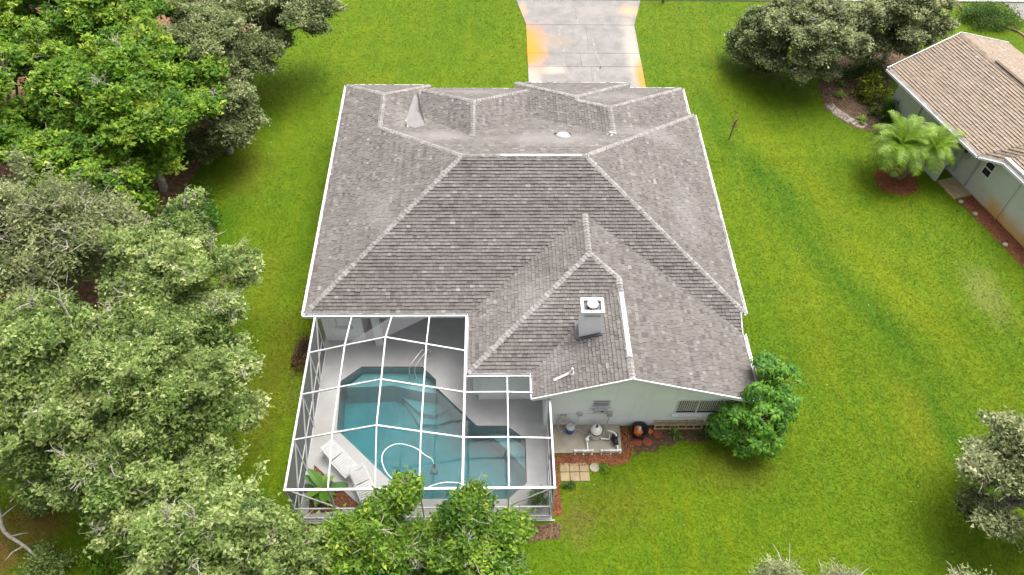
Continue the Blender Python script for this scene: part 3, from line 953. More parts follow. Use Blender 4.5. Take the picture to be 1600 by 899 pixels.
# white ridge vents
for a, b, nm in (((4.86, 15.15, 3.90), (4.86, 18.0, 3.90), 0), ((.35, 24.09, 5.33), (3.7, 24.09, 5.33), 1)):
    a, b = Vector(a), Vector(b); d = (b - a).normalized(); sd = Vector((d.y, -d.x, 0))
    mb = MB(); hwv = .05 if nm else .075
    for sg in (-1, 1):
        mb.add([a, b, b + sd * sg * hwv - Vector((0, 0, .35 * hwv)), a + sd * sg * hwv - Vector((0, 0, .35 * hwv)),
                a - Vector((0, 0, .03)), b - Vector((0, 0, .03)), b + sd * sg * hwv - Vector((0, 0, .35 * hwv + .03)), a + sd * sg * hwv - Vector((0, 0, .35 * hwv + .03))],
               [(0, 1, 2, 3) if sg < 0 else (3, 2, 1, 0), (2, 6, 7, 3), (0, 3, 7, 4), (1, 5, 6, 2)])
    mb.build("ridge_vent", M['alu'], roof)

# ------------------------------------------------------------------ pool deck, pool, water
sheet("pool_deck", DECK, [POOL, ENC_BED], .1, M['deck'], skirt=.14)
MB().prism([(-7.05, 10.70), (2.2, 10.70), (2.2, 10.757), (-7.05, 10.757)], -.1, .07).build("deck_edge", M['deck'], None, kind='structure')
sheet("enclosure_mulch_bed", ENC_BED, [], .05, M['mulch_red']).name = "mulch_bed"
scatter_chips("mulch", ENC_BED, 700, .05, M['chip_red'], seed=9)
# basin: walls and floor with a deeper end
def basin():
    mb = MB(); n = len(POOL)
    zf = lambda x, y: -1.30 - .12 * max(0, min(1, (16.0 - y) / 4))
    mb.add([(x, y, .098) for x, y in POOL] + [(x, y, zf(x, y)) for x, y in POOL], [(i, n + i, n + (i + 1) % n, (i + 1) % n) for i in range(n)])
    tri = tessellate_polygon([[Vector((x, y, 0)) for x, y in POOL]])
    mb.add([(x, y, zf(x, y)) for x, y in POOL], [tuple(t) for t in tri])
    return mb
bs = basin().build("pool_basin", M['plaster'], None, kind='structure')
def step(poly, z1):
    n = len(poly); cx = sum(p[0] for p in poly) / n; cy = sum(p[1] for p in poly) / n
    lo = [(cx + (x - cx) * 1.0, cy + (y - cy) * 1.0 - (.30 if y < cy else 0)) for x, y in poly]
    if area(poly) and sum(poly[i][0] * poly[(i + 1) % n][1] - poly[(i + 1) % n][0] * poly[i][1] for i in range(n)) < 0:
        poly = poly[::-1]; lo = lo[::-1]
    MB().add([(x, y, -1.62) for x, y in lo] + [(x, y, z1) for x, y in poly],
             [tuple(range(n, 2 * n))] + [(i, (i + 1) % n, n + (i + 1) % n, n + i) for i in range(n)]).build("pool_step", M['plaster'], bs)
step([(-5.27, 17.21), (-2.85, 17.19), (-2.26, 16.56), (-2.25, 16.25), (-2.85, 16.32), (-4.0, 16.62), (-5.9, 16.55)], -.42)
step([(-3.95, 16.60), (-2.84, 16.31), (-2.26, 16.24), (-1.85, 15.80), (-2.35, 15.55), (-2.95, 15.70)], -.98)
step([(-3.75, 16.50), (-2.95, 15.69), (-2.35, 15.54), (-1.86, 15.79), (-1.6, 15.50), (-2.2, 15.22), (-3.0, 15.30)], -1.17)
step([(-.15, 14.48), (.54, 14.48), (1.24, 13.90), (1.24, 12.95), (.62, 13.75)], -.55)
wt = MB()
n = len(POOL)
wz = lambda x, y: -1.24 - .35 * max(0, min(1, (16.0 - y) / 4))
shr = POOL
tri = tessellate_polygon([[Vector((x, y, 0)) for x, y in POOL]])
wt.add([(x, y, -.02) for x, y in shr] + [(x, y, -1.65) for x, y in shr],
       [tuple(t) for t in tri] + [tuple(i + n for i in t[::-1]) for t in tri] + [(i, n + i, n + (i + 1) % n, (i + 1) % n) for i in range(n)])
wo = wt.build("water", M['water'], None, kind='structure')
bm = bmesh.new(); bm.from_mesh(wo.data); bmesh.ops.recalc_face_normals(bm, faces=bm.faces[:]); bm.to_mesh(wo.data); bm.free()

# ------------------------------------------------------------------ screen enclosure
enc = thing("screen_enclosure", "white framed screen enclosure over the swimming pool", "pool enclosure", (-2.4, 14.5, .1))
XC = [-6.84, -5.43, -3.88, -2.43, -1.0, .54, 2.06]
YF, YR = 10.86, [12.68, 14.48, 16.27]
YB = 17.97
def hz(x):   # height of the raised part
    if x <= -3.88: return 2.53 + (x + 6.84) / 2.96 * .97
    if x <= -1.0: return 2.6 + (-1.0 - x) / 2.88 * .90
    return 2.6
def ez(x, y):
    if y <= YF + .01: return 2.5
    if y >= YB - .01: return 2.5
    return hz(x)
def fb(a, b, w_=.055, h_=.09, nm="beam", m=M['alu']):
    if nm == 'beam': w_ *= .8; h_ *= .6
    MB().beam(a, b, w_, h_).build(nm, m, enc)
def back_y(x): return YB if x < -.95 else (15.2 if x < 1.4 else 14.25)
# runs front to back
for i, x in enumerate(XC):
    by = back_y(x)
    ys = [YF] + [y for y in YR if y < by - .1] + [by]
    for a, b in zip(ys, ys[1:]):
        za = ez(x, a); zb = 2.5 if b == by else ez(x, b)
        if i in (0, 6): za = zb = 2.5
        fb((x, a, za), (x, b, zb), .10 if i == 4 else (.085 if i in (0, 6) else .06), .10)
if True:
    fb((-1.0, YB, 2.5), (-1.0, 15.2, 2.5), .06, .1)
# transverse beams
for y in YR:
    for i, (a, b) in enumerate(zip(XC, XC[1:])):
        if y >= 15.2 and a > -1.1: continue
        za = 2.5 if i == 0 else hz(a); zb = 2.5 if i == 5 else hz(b)
        fb((a, y, za), (b, y, zb), .06, .09)
fb((XC[0] - .05, YF, 2.5), (XC[-1] + .05, YF, 2.5), .10, .10)
fb((XC[0] - .05, YB, 2.5), (-1.0, YB, 2.5), .06, .08)
fb((-1.0, 15.2, 2.5), (1.38, 15.2, 2.5), .06, .08)
fb((1.38, 15.2, 2.5), (1.38, 14.25, 2.5), .05, .08)
fb((1.38, 14.22, 2.5), (2.06, 14.22, 2.5), .05, .08)
# posts
for x in XC:
    fb((x, YF, .1), (x, YF, 2.45), .055, .055, "post")
for y in YR + [YB - .05]:
    fb((XC[0], y, .1), (XC[0], y, 2.45), .055, .055, "post")
for y in (12.68, 14.22):
    fb((XC[-1], y, .1), (XC[-1], y, 2.45), .055, .055, "post")
# rails
for zz, hh in ((.14, .08), (.95, .05)):
    fb((XC[0], YF, zz), (XC[-1], YF, zz), .045, hh, "rail")
    fb((XC[0], YF, zz), (XC[0], YB, zz), .045, hh, "rail")
    fb((XC[-1], YF, zz), (XC[-1], 14.2, zz), .045, hh, "rail")
# braces
fb((XC[0], YF + .04, 2.45), (-4.62, YF + .04, .15), .045, .045, "brace")
fb((XC[-1], YF + .04, 2.45), (XC[-2], YF + .04, .95), .045, .045, "brace")
for a, b in zip([YB] + YR[::-1], YR[::-1] + [YF]):
    fb((XC[0] + .04, a, 2.45), (XC[0] + .04, b, .15), .045, .045, "brace")
# screens
def scr(ps):
    n = len(ps)
    MB().add(ps, [tuple(range(n))]).build("screen_panel", M['screen'], enc)
for i, (a, b) in enumerate(zip(XC, XC[1:])):
    by = YB if b < -.9 else 15.2
    ys = [YF] + [y for y in YR if y < by - .1] + [by]
    for y0, y1 in zip(ys, ys[1:]):
        def zz(x, y):
            if (i == 0 and x == a) or (i == 5 and x == b) or y == by: return 2.5
            return ez(x, y)
        if i == 5 and y1 == 15.2:
            scr([(a, y0, zz(a, y0)), (b, y0, zz(b, y0)), (b, 14.2, 2.5), (a + .83, 14.2, 2.53)])
            scr([(a, y0, zz(a, y0)), (a + .83, 14.2, 2.53), (a + .83, 15.2, 2.5), (a, 15.2, 2.5)])
            continue
        scr([(a, y0, zz(a, y0)), (b, y0, zz(b, y0)), (b, y1, zz(b, y1))]); scr([(a, y0, zz(a, y0)), (b, y1, zz(b, y1)), (a, y1, zz(a, y1))])
    for z0, z1 in ((.18, .93), (.97, 2.45)):
        scr([(a, YF, z0), (b, YF, z0), (b, YF, z1), (a, YF, z1)])
for y0, y1 in zip([YF] + YR, YR + [YB]):
    for z0, z1 in ((.18, .93), (.97, 2.45)):
        scr([(XC[0], y0, z0), (XC[0], y1, z0), (XC[0], y1, z1), (XC[0], y0, z1)])
for y0, y1 in ((YF, 12.68), (12.68, 14.2)):
    for z0, z1 in ((.18, .93), (.97, 2.45)):
        scr([(XC[-1], y0, z0), (XC[-1], y1, z0), (XC[-1], y1, z1), (XC[-1], y0, z1)])

# ------------------------------------------------------------------ things by the pool
def lounger(label, c, axis, Lg=1.5, Wd=.6):
    t = thing("sun_lounger", label, "sun lounger", (c[0], c[1], .1), "white sun loungers by the pool")
    ax = Vector((*axis, 0)).normalized(); mw = Matrix.Translation((c[0], c[1], .1)) @ Matrix(((ax.x, -ax.y, 0, 0), (ax.y, ax.x, 0, 0), (0, 0, 1, 0), (0, 0, 0, 1)))
    fr = MB()
    def B(a, b, w_, h_): fr.beam(mw @ Vector(a), mw @ Vector(b), w_, h_)
    for sgn in (-1, 1):
        B((-Lg * .5, sgn * Wd / 2, .30), (Lg * .5, sgn * Wd / 2, .30), .045, .06)
    for x in (-Lg * .5 + .02, Lg * .5 - .02): B((x, -Wd / 2, .30), (x, Wd / 2, .30), .04, .05)
    fr.build("frame", M['plastic'], t)
    for x in (-Lg * .42, Lg * .40):
        for sgn in (-1, 1):
            MB().beam(mw @ Vector((x, sgn * (Wd / 2 - .03), 0)), mw @ Vector((x, sgn * (Wd / 2 - .03), .27)), .05, .05, (1, 0, 0)).build("leg", M['plastic'], t)
    k = 10
    for i in range(k):      # seat slats
        x = -.12 + (i + .5) * (Lg * .5 + .10) / k
        MB().beam(mw @ Vector((x, -Wd / 2 + .03, .335)), mw @ Vector((x, Wd / 2 - .03, .335)), .066, .02).build("slat", M['plastic'], t)
    bk = MB(); ang = R(24)
    for sgn in (-1, 1):
        bk.beam(mw @ Vector((-.13, sgn * (Wd / 2 - .05), .335)), mw @ Vector((-.13 - .68 * math.cos(ang), sgn * (Wd / 2 - .05), .335 + .68 * math.sin(ang))), .04, .035)
    bk = bk.build("backrest", M['plastic'], t)
    for i in range(8):
        s_ = .06 + i * .078; x = -.13 - s_ * math.cos(ang); zz = .362 + s_ * math.sin(ang)
        MB().beam(mw @ Vector((x, -Wd / 2 + .02, zz)), mw @ Vector((x, Wd / 2 - .02, zz)), .064, .02, mw.to_3x3() @ Vector((math.sin(ang), 0, math.cos(ang)))).build("slat", M['plastic'], bk)
lounger("white slatted sun lounger on the deck nearer the left screen wall", (-5.62, 12.98), (.70, -.71))
lounger("white slatted sun lounger partly behind the leafy tree at the enclosure front", (-4.62, 11.92), (.46, -.89))

# floating hose and cleaner
hs = [(-2.21, 13.06, -.25), (-2.3, 13.2, -.05), (-2.52, 13.31, 0), (-2.85, 13.58, 0), (-3.14, 13.71, 0), (-3.5, 13.80, 0), (-3.8, 13.74, 0), (-4.05, 13.55, 0), (-4.15, 13.25, 0), (-4.08, 12.93, 0),
      (-3.9, 12.6, 0), (-3.62, 12.33, 0), (-3.2, 12.10, 0), (-2.8, 11.98, 0), (-2.45, 12.02, 0), (-2.1, 12.14, 0), (-1.75, 12.22, 0), (-1.3, 12.20, 0), (-1.0, 12.1, 0), (-.6, 11.9, .0)]
def smooth_path(p, n=4):
    p = [Vector(x) for x in p]; out = []
    for i in range(len(p) - 1):
        a, b, c, d = p[max(i - 1, 0)], p[i], p[i + 1], p[min(i + 2, len(p) - 1)]
        for k in range(n):
            t = k / n
            out.append(.5 * ((2 * b) + (c - a) * t + (2 * a - 5 * b + 4 * c - d) * t * t + (3 * b - a - 3 * c + d) * t ** 3))
    return out + [p[-1]]
hh = thing("pool_hose", "white floating cleaner hose looped on the pool water", "hose", (-3, 13, 0))
MB().tube(smooth_path(hs), .024, 8).build("hose_tube", M['hose_white'], hh, smooth=True)
cl = thing("pool_cleaner", "dark blue suction cleaner under water at the end of the white hose", "pool cleaner", (-2.2, 12.95, -.5))
MB().box(-2.30, -2.10, 12.72, 13.05, -.42, -.30).build("body", M['rail'], cl, bevel=.03)
for sgn in (-1, 1):
    MB().lathe((-2.2 + sgn * .12, 12.8, -.40), [(.07, -.02), (.08, 0), (.07, .02)], 12, Matrix.Rotation(R(90), 3, 'Y')).build("wheel", M['black'], cl)
MB().tube([(-2.2, 12.95, -.3), (-2.21, 13.06, -.2)], .035, 8).build("hose_cuff", M['black'], cl)
rl = thing("pool_handrail", "steel handrail at the shallow end steps of the pool", "handrail", (-2.9, 17.2, .1))
for dx in (0, .22):
    MB().tube(smooth_path([(-3.35 + dx, 16.9, -.3), (-3.33 + dx, 16.92, .35), (-3.2 + dx, 17.05, .62), (-2.95 + dx, 17.4, .72), (-2.78 + dx, 17.7, .6), (-2.74 + dx, 17.76, .1)]), .022, 8).build("rail_tube", M['alu'], rl, smooth=True)

# ------------------------------------------------------------------ equipment pad
sheet("equipment_pad", [(2.2, 13.32), (4.87, 13.32), (4.90, 14.48), (2.2, 14.48)], [], .1, M['padmat'], skirt=.15)
RED = wobbly([(2.2, 13.30), (2.2, 10.9), (2.5, 10.9), (2.46, 12.85), (4.6, 12.80), (5.15, 12.95), (5.35, 13.4), (5.32, 14.45), (4.93, 14.45), (4.90, 13.30)], .04, .3, 8)
sheet("red_mulch_border", RED, [], .016, M['mulch_orange']).name = "mulch_border"
scatter_chips("mulch", RED, 900, .016, M['chip_red'], seed=12)
DIRT = wobbly([(5.35, 14.48), (9.0, 14.48), (8.9, 13.75), (7.4, 13.85), (6.0, 13.45), (5.4, 13.2)], .11, .22, 6)
sheet("soil_bed", DIRT, [], .012, M['soil'])
t = thing("pool_filter", "pale grey domed pool filter tank on the equipment pad", "pool filter", (3.92, 14.02, .1))
MB().lathe((3.92, 14.02, .1), [(.20, 0), (.22, .03), (.22, .40), (.23, .42), (.23, .46), (.21, .50), (.17, .60), (.09, .66), (.02, .68)], 20).build("tank", M['pvc'], t, smooth=True)
MB().lathe((3.92, 14.02, .5), [(.242, 0), (.248, .025), (.242, .05)], 20).build("clamp_band", M['black'], t)
MB().lathe((3.92, 14.02, .77), [(.03, 0), (.03, .08), (.045, .09), (.045, .13)], 10).build("pressure_gauge", M['black'], t)
MB().tube(smooth_path([(3.72, 13.95, .3), (3.6, 13.85, .3), (3.58, 13.75, .2), (3.58, 13.5, .14), (3.58, 13.42, .14)]), .035, 8).build("pipe", M['pvc'], t, smooth=True)
MB().lathe((3.58, 13.78, .22), [(.07, -.08), (.07, .08), (.03, .10)], 12).build("valve", M['pvc'], t)
MB().tube([(4.1, 13.85, .2), (4.42, 13.82, .2), (4.45, 14.0, .25)], .03, 8).build("pipe", M['pvc'], t)
t = thing("pool_pump", "black pool pump with a white elbow pipe on the equipment pad", "pump", (4.66, 13.75, .1))
MB().tube([(4.62, 13.98, .28), (4.66, 13.55, .28)], .095, 12).build("motor", M['black'], t, smooth=True)
MB().lathe((4.63, 13.86, .1), [(.12, 0), (.12, .3), (.13, .32), (.10, .38), (.02, .40)], 14).build("strainer", M['black'], t, smooth=True)
MB().tube([(4.65, 13.62, .1), (4.66, 13.60, .24)], .07, 8).build("foot", M['grey'], t)
MB().tube(smooth_path([(4.36, 14.08, .42), (4.5, 13.98, .5), (4.64, 13.86, .52), (4.68, 13.78, .4)]), .037, 8).build("elbow_pipe", M['pvc'], t, smooth=True)
MB().tube([(4.7, 13.55, .25), (4.72, 13.42, .16)], .035, 8).build("outlet_pipe", M['pvc'], t)
for nm, x0, x1 in (("left", 3.08, 3.76), ("right", 4.08, 4.82)):
    t = thing("pool_pipe", "white plastic pipe on the front edge of the pad, before the %s" % ("domed tank" if nm == "left" else "black pump"), "pipe", (x0, 13.38, .1), "white pipes on the pad edge")
    MB().tube([(x0, 13.38, .145), (x1, 13.38, .145)], .04, 10).build("pipe", M['pvc'], t, smooth=True)
    for x in (x0 + .02, (x0 + x1) / 2, x1 - .02):
        MB().tube([(x - .05, 13.38, .145), (x + .05, 13.38, .145)], .052, 10).build("fitting", M['pvc'], t, smooth=True)
        MB().tube([(x, 13.38, .10), (x, 13.30, .0)], .035, 8).build("drop", M['pvc'], t)
t = thing("garden_hose", "grey garden hose coiled on a wall holder above the blue bucket", "hose", (2.7, 14.42, .6))
pts = []
for k in range(90):
    an = k * .42; rr = .20 + .05 * math.sin(k * .9) + .03 * math.sin(k * .31)
    pts.append((2.68 + rr * math.cos(an), 14.40 - .04 * (k % 7) / 7 - .04, .72 + rr * 1.15 * math.sin(an)))
MB().tube(pts, .017, 6).build("hose_coil", M['hose'], t, smooth=True)
MB().box(2.58, 2.80, 14.38, 14.498, .84, .95).build("holder", M['grey'], t)
MB().tube(smooth_path([(2.5, 14.35, .5), (2.55, 14.2, .13), (2.8, 14.25, .12), (3.2, 14.3, .12), (3.5, 14.15, .12), (3.7, 14.05, .14)]), .015, 6).build("hose_end", M['hose'], t, smooth=True)
t = thing("bucket", "blue plastic bucket with a white lid under the coiled hose", "bucket", (2.96, 14.22, .1))
MB().lathe((2.96, 14.22, .1), [(.12, 0), (.145, .02), (.16, .34)], 18).build("body", M['blue'], t, smooth=True)
MB().lathe((2.96, 14.22, .44), [(.172, 0), (.172, .035), (.15, .05)], 18).build("lid", M['plastic'], t)
MB().tube([(2.75, 14.2, .51), (3.2, 14.28, .55)], .02, 6).build("tool_handle", M['grey'], t)
# pavers
rows = [("back", 12.94), ("front", 12.565)]
colsn = [("left", 2.50), ("middle", 2.865), ("right", 3.23)]
for rn, y1 in rows:
    for cn, x0 in colsn:
        p = MB().box(x0, x0 + .345, y1 - .355, y1, -.03, .045).build("paving_stone", M['paver'], None, bevel=.012)
        tag(p, "square sandstone paver, %s one in the %s row beside the mulch border" % (cn, rn), "paver", "square pavers laid in two rows")
        p.rotation_euler[2] = 0
p = MB().lathe((3.8, 12.76, 0), [(.19, -.02), (.19, .04), (.17, .05), (.05, .045)], 22).build("round_paver", M['padmat']); tag(p, "round pale stepping stone right of the square pavers", "stepping stone")
for (x, y, lb) in ((6.34, 14.1, "round red stepping stone beside the black planter tub"), (5.52, 13.77, "round red stepping stone, left one of the front two by the mulch"), (5.9, 13.77, "round red stepping stone, right one of the front two by the mulch")):
    p = MB().lathe((x, y, 0), [(.19, -.02), (.19, .045), (.175, .06), (.02, .058)], 22).build("stepping_stone", M['terra']); tag(p, lb, "stepping stone", "round red stepping stones")
t = thing("planter_tub", "round black tub holding crumpled orange and white cloth against the gable wall", "tub", (5.62, 14.2, .01))
MB().lathe((5.62, 14.17, .01), [(.26, 0), (.33, .28), (.345, .33), (.315, .33), (.27, .18), (.02, .15)], 24).build("tub_wall", M['black'], t, smooth=True)
def lump(c, r, seed, sq=.6):
    bm = bmesh.new(); bmesh.ops.create_icosphere(bm, subdivisions=3, radius=1)
    q = random.Random(seed); ph = [q.uniform(0, 6) for _ in range(6)]
    for vv in bm.verts:
        co = vv.co.copy()
        k = 1 + .16 * math.sin(3 * co.x + ph[0]) + .12 * math.sin(5 * co.y + ph[1]) + .09 * math.sin(8 * co.z + 4 * co.x + ph[2]) + .06 * math.sin(13 * co.y + 9 * co.x + ph[3])
        vv.co = Vector((co.x * r * k + c[0], co.y * r * k + c[1], co.z * r * k * sq + c[2]))
    me = bpy.data.meshes.new("lump"); bm.to_mesh(me); bm.free()
    me.polygons.foreach_set("use_smooth", [True] * len(me.polygons))
    return me
link("orange_cloth", lump((5.55, 14.12, .26), .19, 3), M['orange'], t)
link("white_cloth", lump((5.60, 14.18, .38), .085, 8), M['plastic'], t)
t = thing("orange_pot", "small orange pot standing between the black tub and a red stepping stone", "pot", (6.03, 14.16, 0))
MB().lathe((6.03, 14.16, 0), [(.07, 0), (.10, .16), (.11, .18), (.09, .18), (.08, .13), (.01, .12)], 14).build("pot_wall", M['orange'], t)
# low timber rack along the wall
t = thing("timber_rack", "low weathered timber rack leaning along the gable wall below the window", "rack", (7.1, 14.42, 0))
for zz, yy in ((.10, 14.30), (.26, 14.36), (.42, 14.42)):
    MB().beam((6.2, yy, zz), (8.1, yy, zz), .05, .05).build("bar", M['tan'], t)
for k in range(7):
    x = 6.25 + k * .3
    MB().beam((x, 14.28, .02), (x, 14.45, .46), .045, .025).build("upright", M['tan'], t)

# ------------------------------------------------------------------ foliage
def leaf_quads(C, q, L, up=.5, wfac=.5):
    """C (n,3) centres -> quads"""
    n = len(C)
    nr = q.normal(0, 1, (n, 3)); nr[:, 2] = np.abs(nr[:, 2]) + up; nr /= np.linalg.norm(nr, axis=1)[:, None]
    d = np.cross(nr, q.normal(0, 1, (n, 3))); d /= np.linalg.norm(d, axis=1)[:, None]
    s = np.cross(nr, d)
    l = (L * q.uniform(.65, 1.25, n))[:, None]
    ww = l * wfac
    V = np.stack([C - d * l / 2, C + s * ww / 2 - d * l * .06, C + d * l / 2, C - s * ww / 2 - d * l * .06], 1).reshape(-1, 3)
    return V

def leaf_tris(C, q, L, up=.9, wfac=.62):
    n = len(C)
    nr = q.normal(0, 1, (n, 3)); nr[:, 2] = np.abs(nr[:, 2]) + up; nr /= np.linalg.norm(nr, axis=1)[:, None]
    d = np.cross(nr, q.normal(0, 1, (n, 3))); d /= np.linalg.norm(d, axis=1)[:, None]
    s = np.cross(nr, d)
    l = (L * q.uniform(.4, 1.55, n))[:, None]
    return np.stack([C - d * l * .45 + s * l * wfac / 2, C - d * l * .45 - s * l * wfac / 2, C + d * l * .6], 1).reshape(-1, 3)

def tubes_np(branches, n=5):
    """branches: list of (pts (k,3) array, radii) -> MB"""
    mb = MB()
    for pts, rad in branches:
        mb.tube(pts, rad, n if rad[0] > .03 else 3, caps=False)
    return mb

def bez(a, b, lift, k, q, wob):
    a = np.array(a, float); b = np.array(b, float)
    c = (a + b) / 2 + np.array([0, 0, lift]) + q.normal(0, wob, 3)
    t = np.linspace(0, 1, k)[:, None]
    p = (1 - t) ** 2 * a + 2 * t * (1 - t) * c + t * t * b
    p[1:-1] += q.normal(0, wob * .25, (k - 2, 3))
    return p

def tree(name, label, cat, base, H, RX, RY, leaf, bark, seed, lobes=16, clumps=22, leaves=120, L=.12, lobe_r=.30, crown_h=.45, offset=(0, 0),
         csig=.24, twig=.35, flat=.75, trunk_r=.22, group=None, top_only=.0, stems=1, droop=.55, sprays=22, extra=(), bare=7, low=0):
    q = np.random.default_rng(seed)
    t = thing(name, label, cat, (base[0], base[1], 0), group)
    cx, cy = base[0] + offset[0], base[1] + offset[1]
    hf = H * .32
    br = []
    fork = np.array([base[0] + offset[0] * .3, base[1] + offset[1] * .3, hf])
    for s in range(stems):
        off = q.normal(0, .25, 2) if stems > 1 else (0, 0)
        br.append((bez((base[0] + off[0], base[1] + off[1], -.1), fork + (off[0], off[1], 0), 0, 5, q, .06), list(np.linspace(trunk_r, trunk_r * .7, 5))))
    LP = []; LR = []
    for i in range(lobes):
        rr = math.sqrt((i + .5) / lobes); an = i * 2.39996 + q.uniform(-.3, .3)
        lr = lobe_r * (RX + RY) / 2 * q.uniform(.55, 1.3)
        rr = min(1.0, rr * q.uniform(.85, 1.15))
        x = cx + math.cos(an) * max(0, rr * RX - lr * .55); y = cy + math.sin(an) * max(0, rr * RY - lr * .55)
        z = H - lr * .8 - (rr ** 2.2) * H * crown_h * droop * q.uniform(.6, 1.3) - q.uniform(0, .17) * H
        LP.append((x, y, max(z, lr * .7))); LR.append(lr)
    for i in range(max(3, lobes // 3)):      # inner and lower lobes
        an = q.uniform(0, 6.28); rr = q.uniform(.2, .85); lr = lobe_r * (RX + RY) / 2 * q.uniform(.7, 1.0)
        LP.append((cx + math.cos(an) * RX * rr, cy + math.sin(an) * RY * rr, max(lr * .7, H * q.uniform(.38, .6)))); LR.append(lr)
    for i in range(low):             # foliage that hangs down to the ground round the edge
        an = i * 6.283 / low + q.uniform(-.3, .3); rr = q.uniform(.55, .85); lr = lobe_r * (RX + RY) / 2 * q.uniform(.7, 1.0)
        LP.append((cx + math.cos(an) * RX * rr, cy + math.sin(an) * RY * rr, max(lr * .8, H * q.uniform(.2, .45)))); LR.append(lr)
    for k in range(bare):            # bleached bare limbs lying over the leaves
        i = int(q.integers(0, lobes)); p = np.array(LP[i]); lr = LR[i]
        d = np.array([p[0] - cx, p[1] - cy, .7 * (RX + RY) / 2]) + q.normal(0, .5, 3) * (RX + RY) / 2; d /= np.linalg.norm(d)
        e = p + d * lr * q.uniform(1.15, 1.45)
        path = bez(p, e, q.uniform(0, .15), 7, q, .16)
        br.append((path, [.055, .05, .043, .036, .028, .020, .010]))
        for j in (3, 4, 5):
            for h in range(2):
                dd = d * .6 + q.normal(0, .55, 3); dd /= np.linalg.norm(dd); ee = path[j] + dd * q.uniform(.3, .65)
                sb = bez(path[j], ee, 0, 5, q, .10)
                br.append((sb, [.026, .021, .016, .011, .005]))
                br.append((bez(sb[2], sb[2] + dd * .2 + q.normal(0, .14, 3), 0, 4, q, .05), [.014, .011, .008, .004]))
    for ex in extra:
        LP.append(ex[:3]); LR.append(ex[3])
    allC = []; allV = []
    for k in range(sprays):          # loose leafy sprays that break the outline
        i = int(q.integers(0, lobes)); p = np.array(LP[i]); lr = LR[i]
        d = np.array([p[0] - cx, p[1] - cy, .35 * (RX + RY) / 2 + q.uniform(-.3, .8)]) + q.normal(0, .45, 3) * (RX + RY) / 2; d /= np.linalg.norm(d)
        e = p + d * lr * q.uniform(1.3, 1.9)
        path = bez(p + d * lr * .4, e, q.uniform(-.05, .2), 6, q, .12)
        br.append((path, [.034, .028, .022, .016, .011, .006]))
        tone = q.normal(.08, .08)
        for j in range(2, 6):
            for h in range(2):
                c = path[j] + q.normal(0, csig * .8, 3)
                br.append((np.array([path[j - 1], (path[j - 1] + c) / 2 + q.normal(0, .03, 3), c]), [.012, .009, .004]))
                m = int(leaves * .4)
                allC.append(c + q.normal(0, csig * .55, (m, 3)) * np.array([1, 1, .6]))
                allV.append(np.clip(.48 + tone + q.normal(0, .17, m), 0, 1))
    for (p, lr) in zip(LP, LR):
        p = np.array(p)
        st = fork + (p - fork) * q.uniform(0, .12) * np.array([1, 1, .2])
        tr_ = trunk_r * q.uniform(.35, .55)
        br.append((bez(st, p, q.uniform(.1, .5), 6, q, .22), list(np.linspace(tr_, .03, 6))))
        k = max(4, int(clumps * q.uniform(.7, 1.3)))
        d = q.normal(0, 1, (k, 3)); d[:, 2] = np.abs(d[:, 2]) * .9 - .18; d /= np.linalg.norm(d, axis=1)[:, None]
        cc = p + d * lr * q.uniform(.55, 1.08, (k, 1)) * np.array([1, 1, flat])
        tone = q.normal(0, .06)
        for c in cc:
            st2 = p + (c - p) * q.uniform(-.1, .2)
            ext = c + (c - p) / (np.linalg.norm(c - p) + 1e-6) * (twig * q.uniform(.5, 1.3) if q.random() < .35 else 0)
            br.append((bez(st2, ext, q.uniform(-.02, .14), 4, q, .09), [.026, .019, .012, .006]))
            for _ in range(1 if q.random() < .6 else 0):
                e = c + q.normal(0, csig * 1.1, 3)
                br.append((np.array([c + (p - c) * .35, (c + e) / 2 + q.normal(0, .03, 3), e]), [.012, .009, .004]))
            m = int(1.75 * leaves * q.uniform(.4, 1.5))
            off = q.normal(0, csig, (m, 3)) * np.array([1, 1, .55])
            allC.append(c + off)
            allV.append(np.clip(.45 + tone + q.normal(0, .14) + q.normal(0, .16, m), 0, 1))
    C = np.concatenate(allC); vals = np.concatenate(allV)
    keep = C[:, 2] > .05
    C, vals = C[keep], vals[keep]
    V = leaf_tris(C, q, L * .92, .9, .72)
    link("crown", np_mesh("crown", V, np.arange(len(V)).reshape(-1, 3), vals), leaf, t)
    tubes_np(br, 4).build("trunk", bark, t, smooth=True)
    return t

# left bank of trees
MAPLE = dict(leaf=M['leaf_maple'], bark=M['bark'], L=.17, csig=.18, twig=.45, clumps=21, leaves=85, group="maples in the far left corner")
tree("maple_tree", "big bright green maple in the far left corner, right of its twin", "tree", (-15.9, 27.5), 7.8, 3.8, 5.2, seed=21, lobes=30, lobe_r=.25, low=0, **MAPLE)
tree("maple_tree", "bright green maple cut by the left edge near the top", "tree", (-21.4, 27.6), 8.2, 4.2, 5.6, seed=22, lobes=28, lobe_r=.25, **MAPLE)
tree("maple_tree", "bright green maple at the very top left, behind the other two", "tree", (-20.5, 34.5), 8.2, 5.4, 3.8, seed=122, lobes=30, lobe_r=.24, **MAPLE)
GREY = dict(leaf=M['leaf_grey'], csig=.175, clumps=23, leaves=85, L=.13)
tree("oak_tree", "dark grey green oak at the top left, right of the maples", "tree", (-13.8, 34.2), 6.4, 2.8, 3.5, bark=M['bark_dark'], seed=23, lobes=22, lobe_r=.26, low=5, group="grey oaks of the left bank", **GREY)
tree("oak_tree", "dark oak stretching a low limb over the lawn along the top edge", "tree", (-13.0, 37.6), 6.2, 2.9, 2.0, bark=M['bark_dark'], seed=123, lobes=16, lobe_r=.27, offset=(2.2, -1.2), group="grey oaks of the left bank", **GREY)
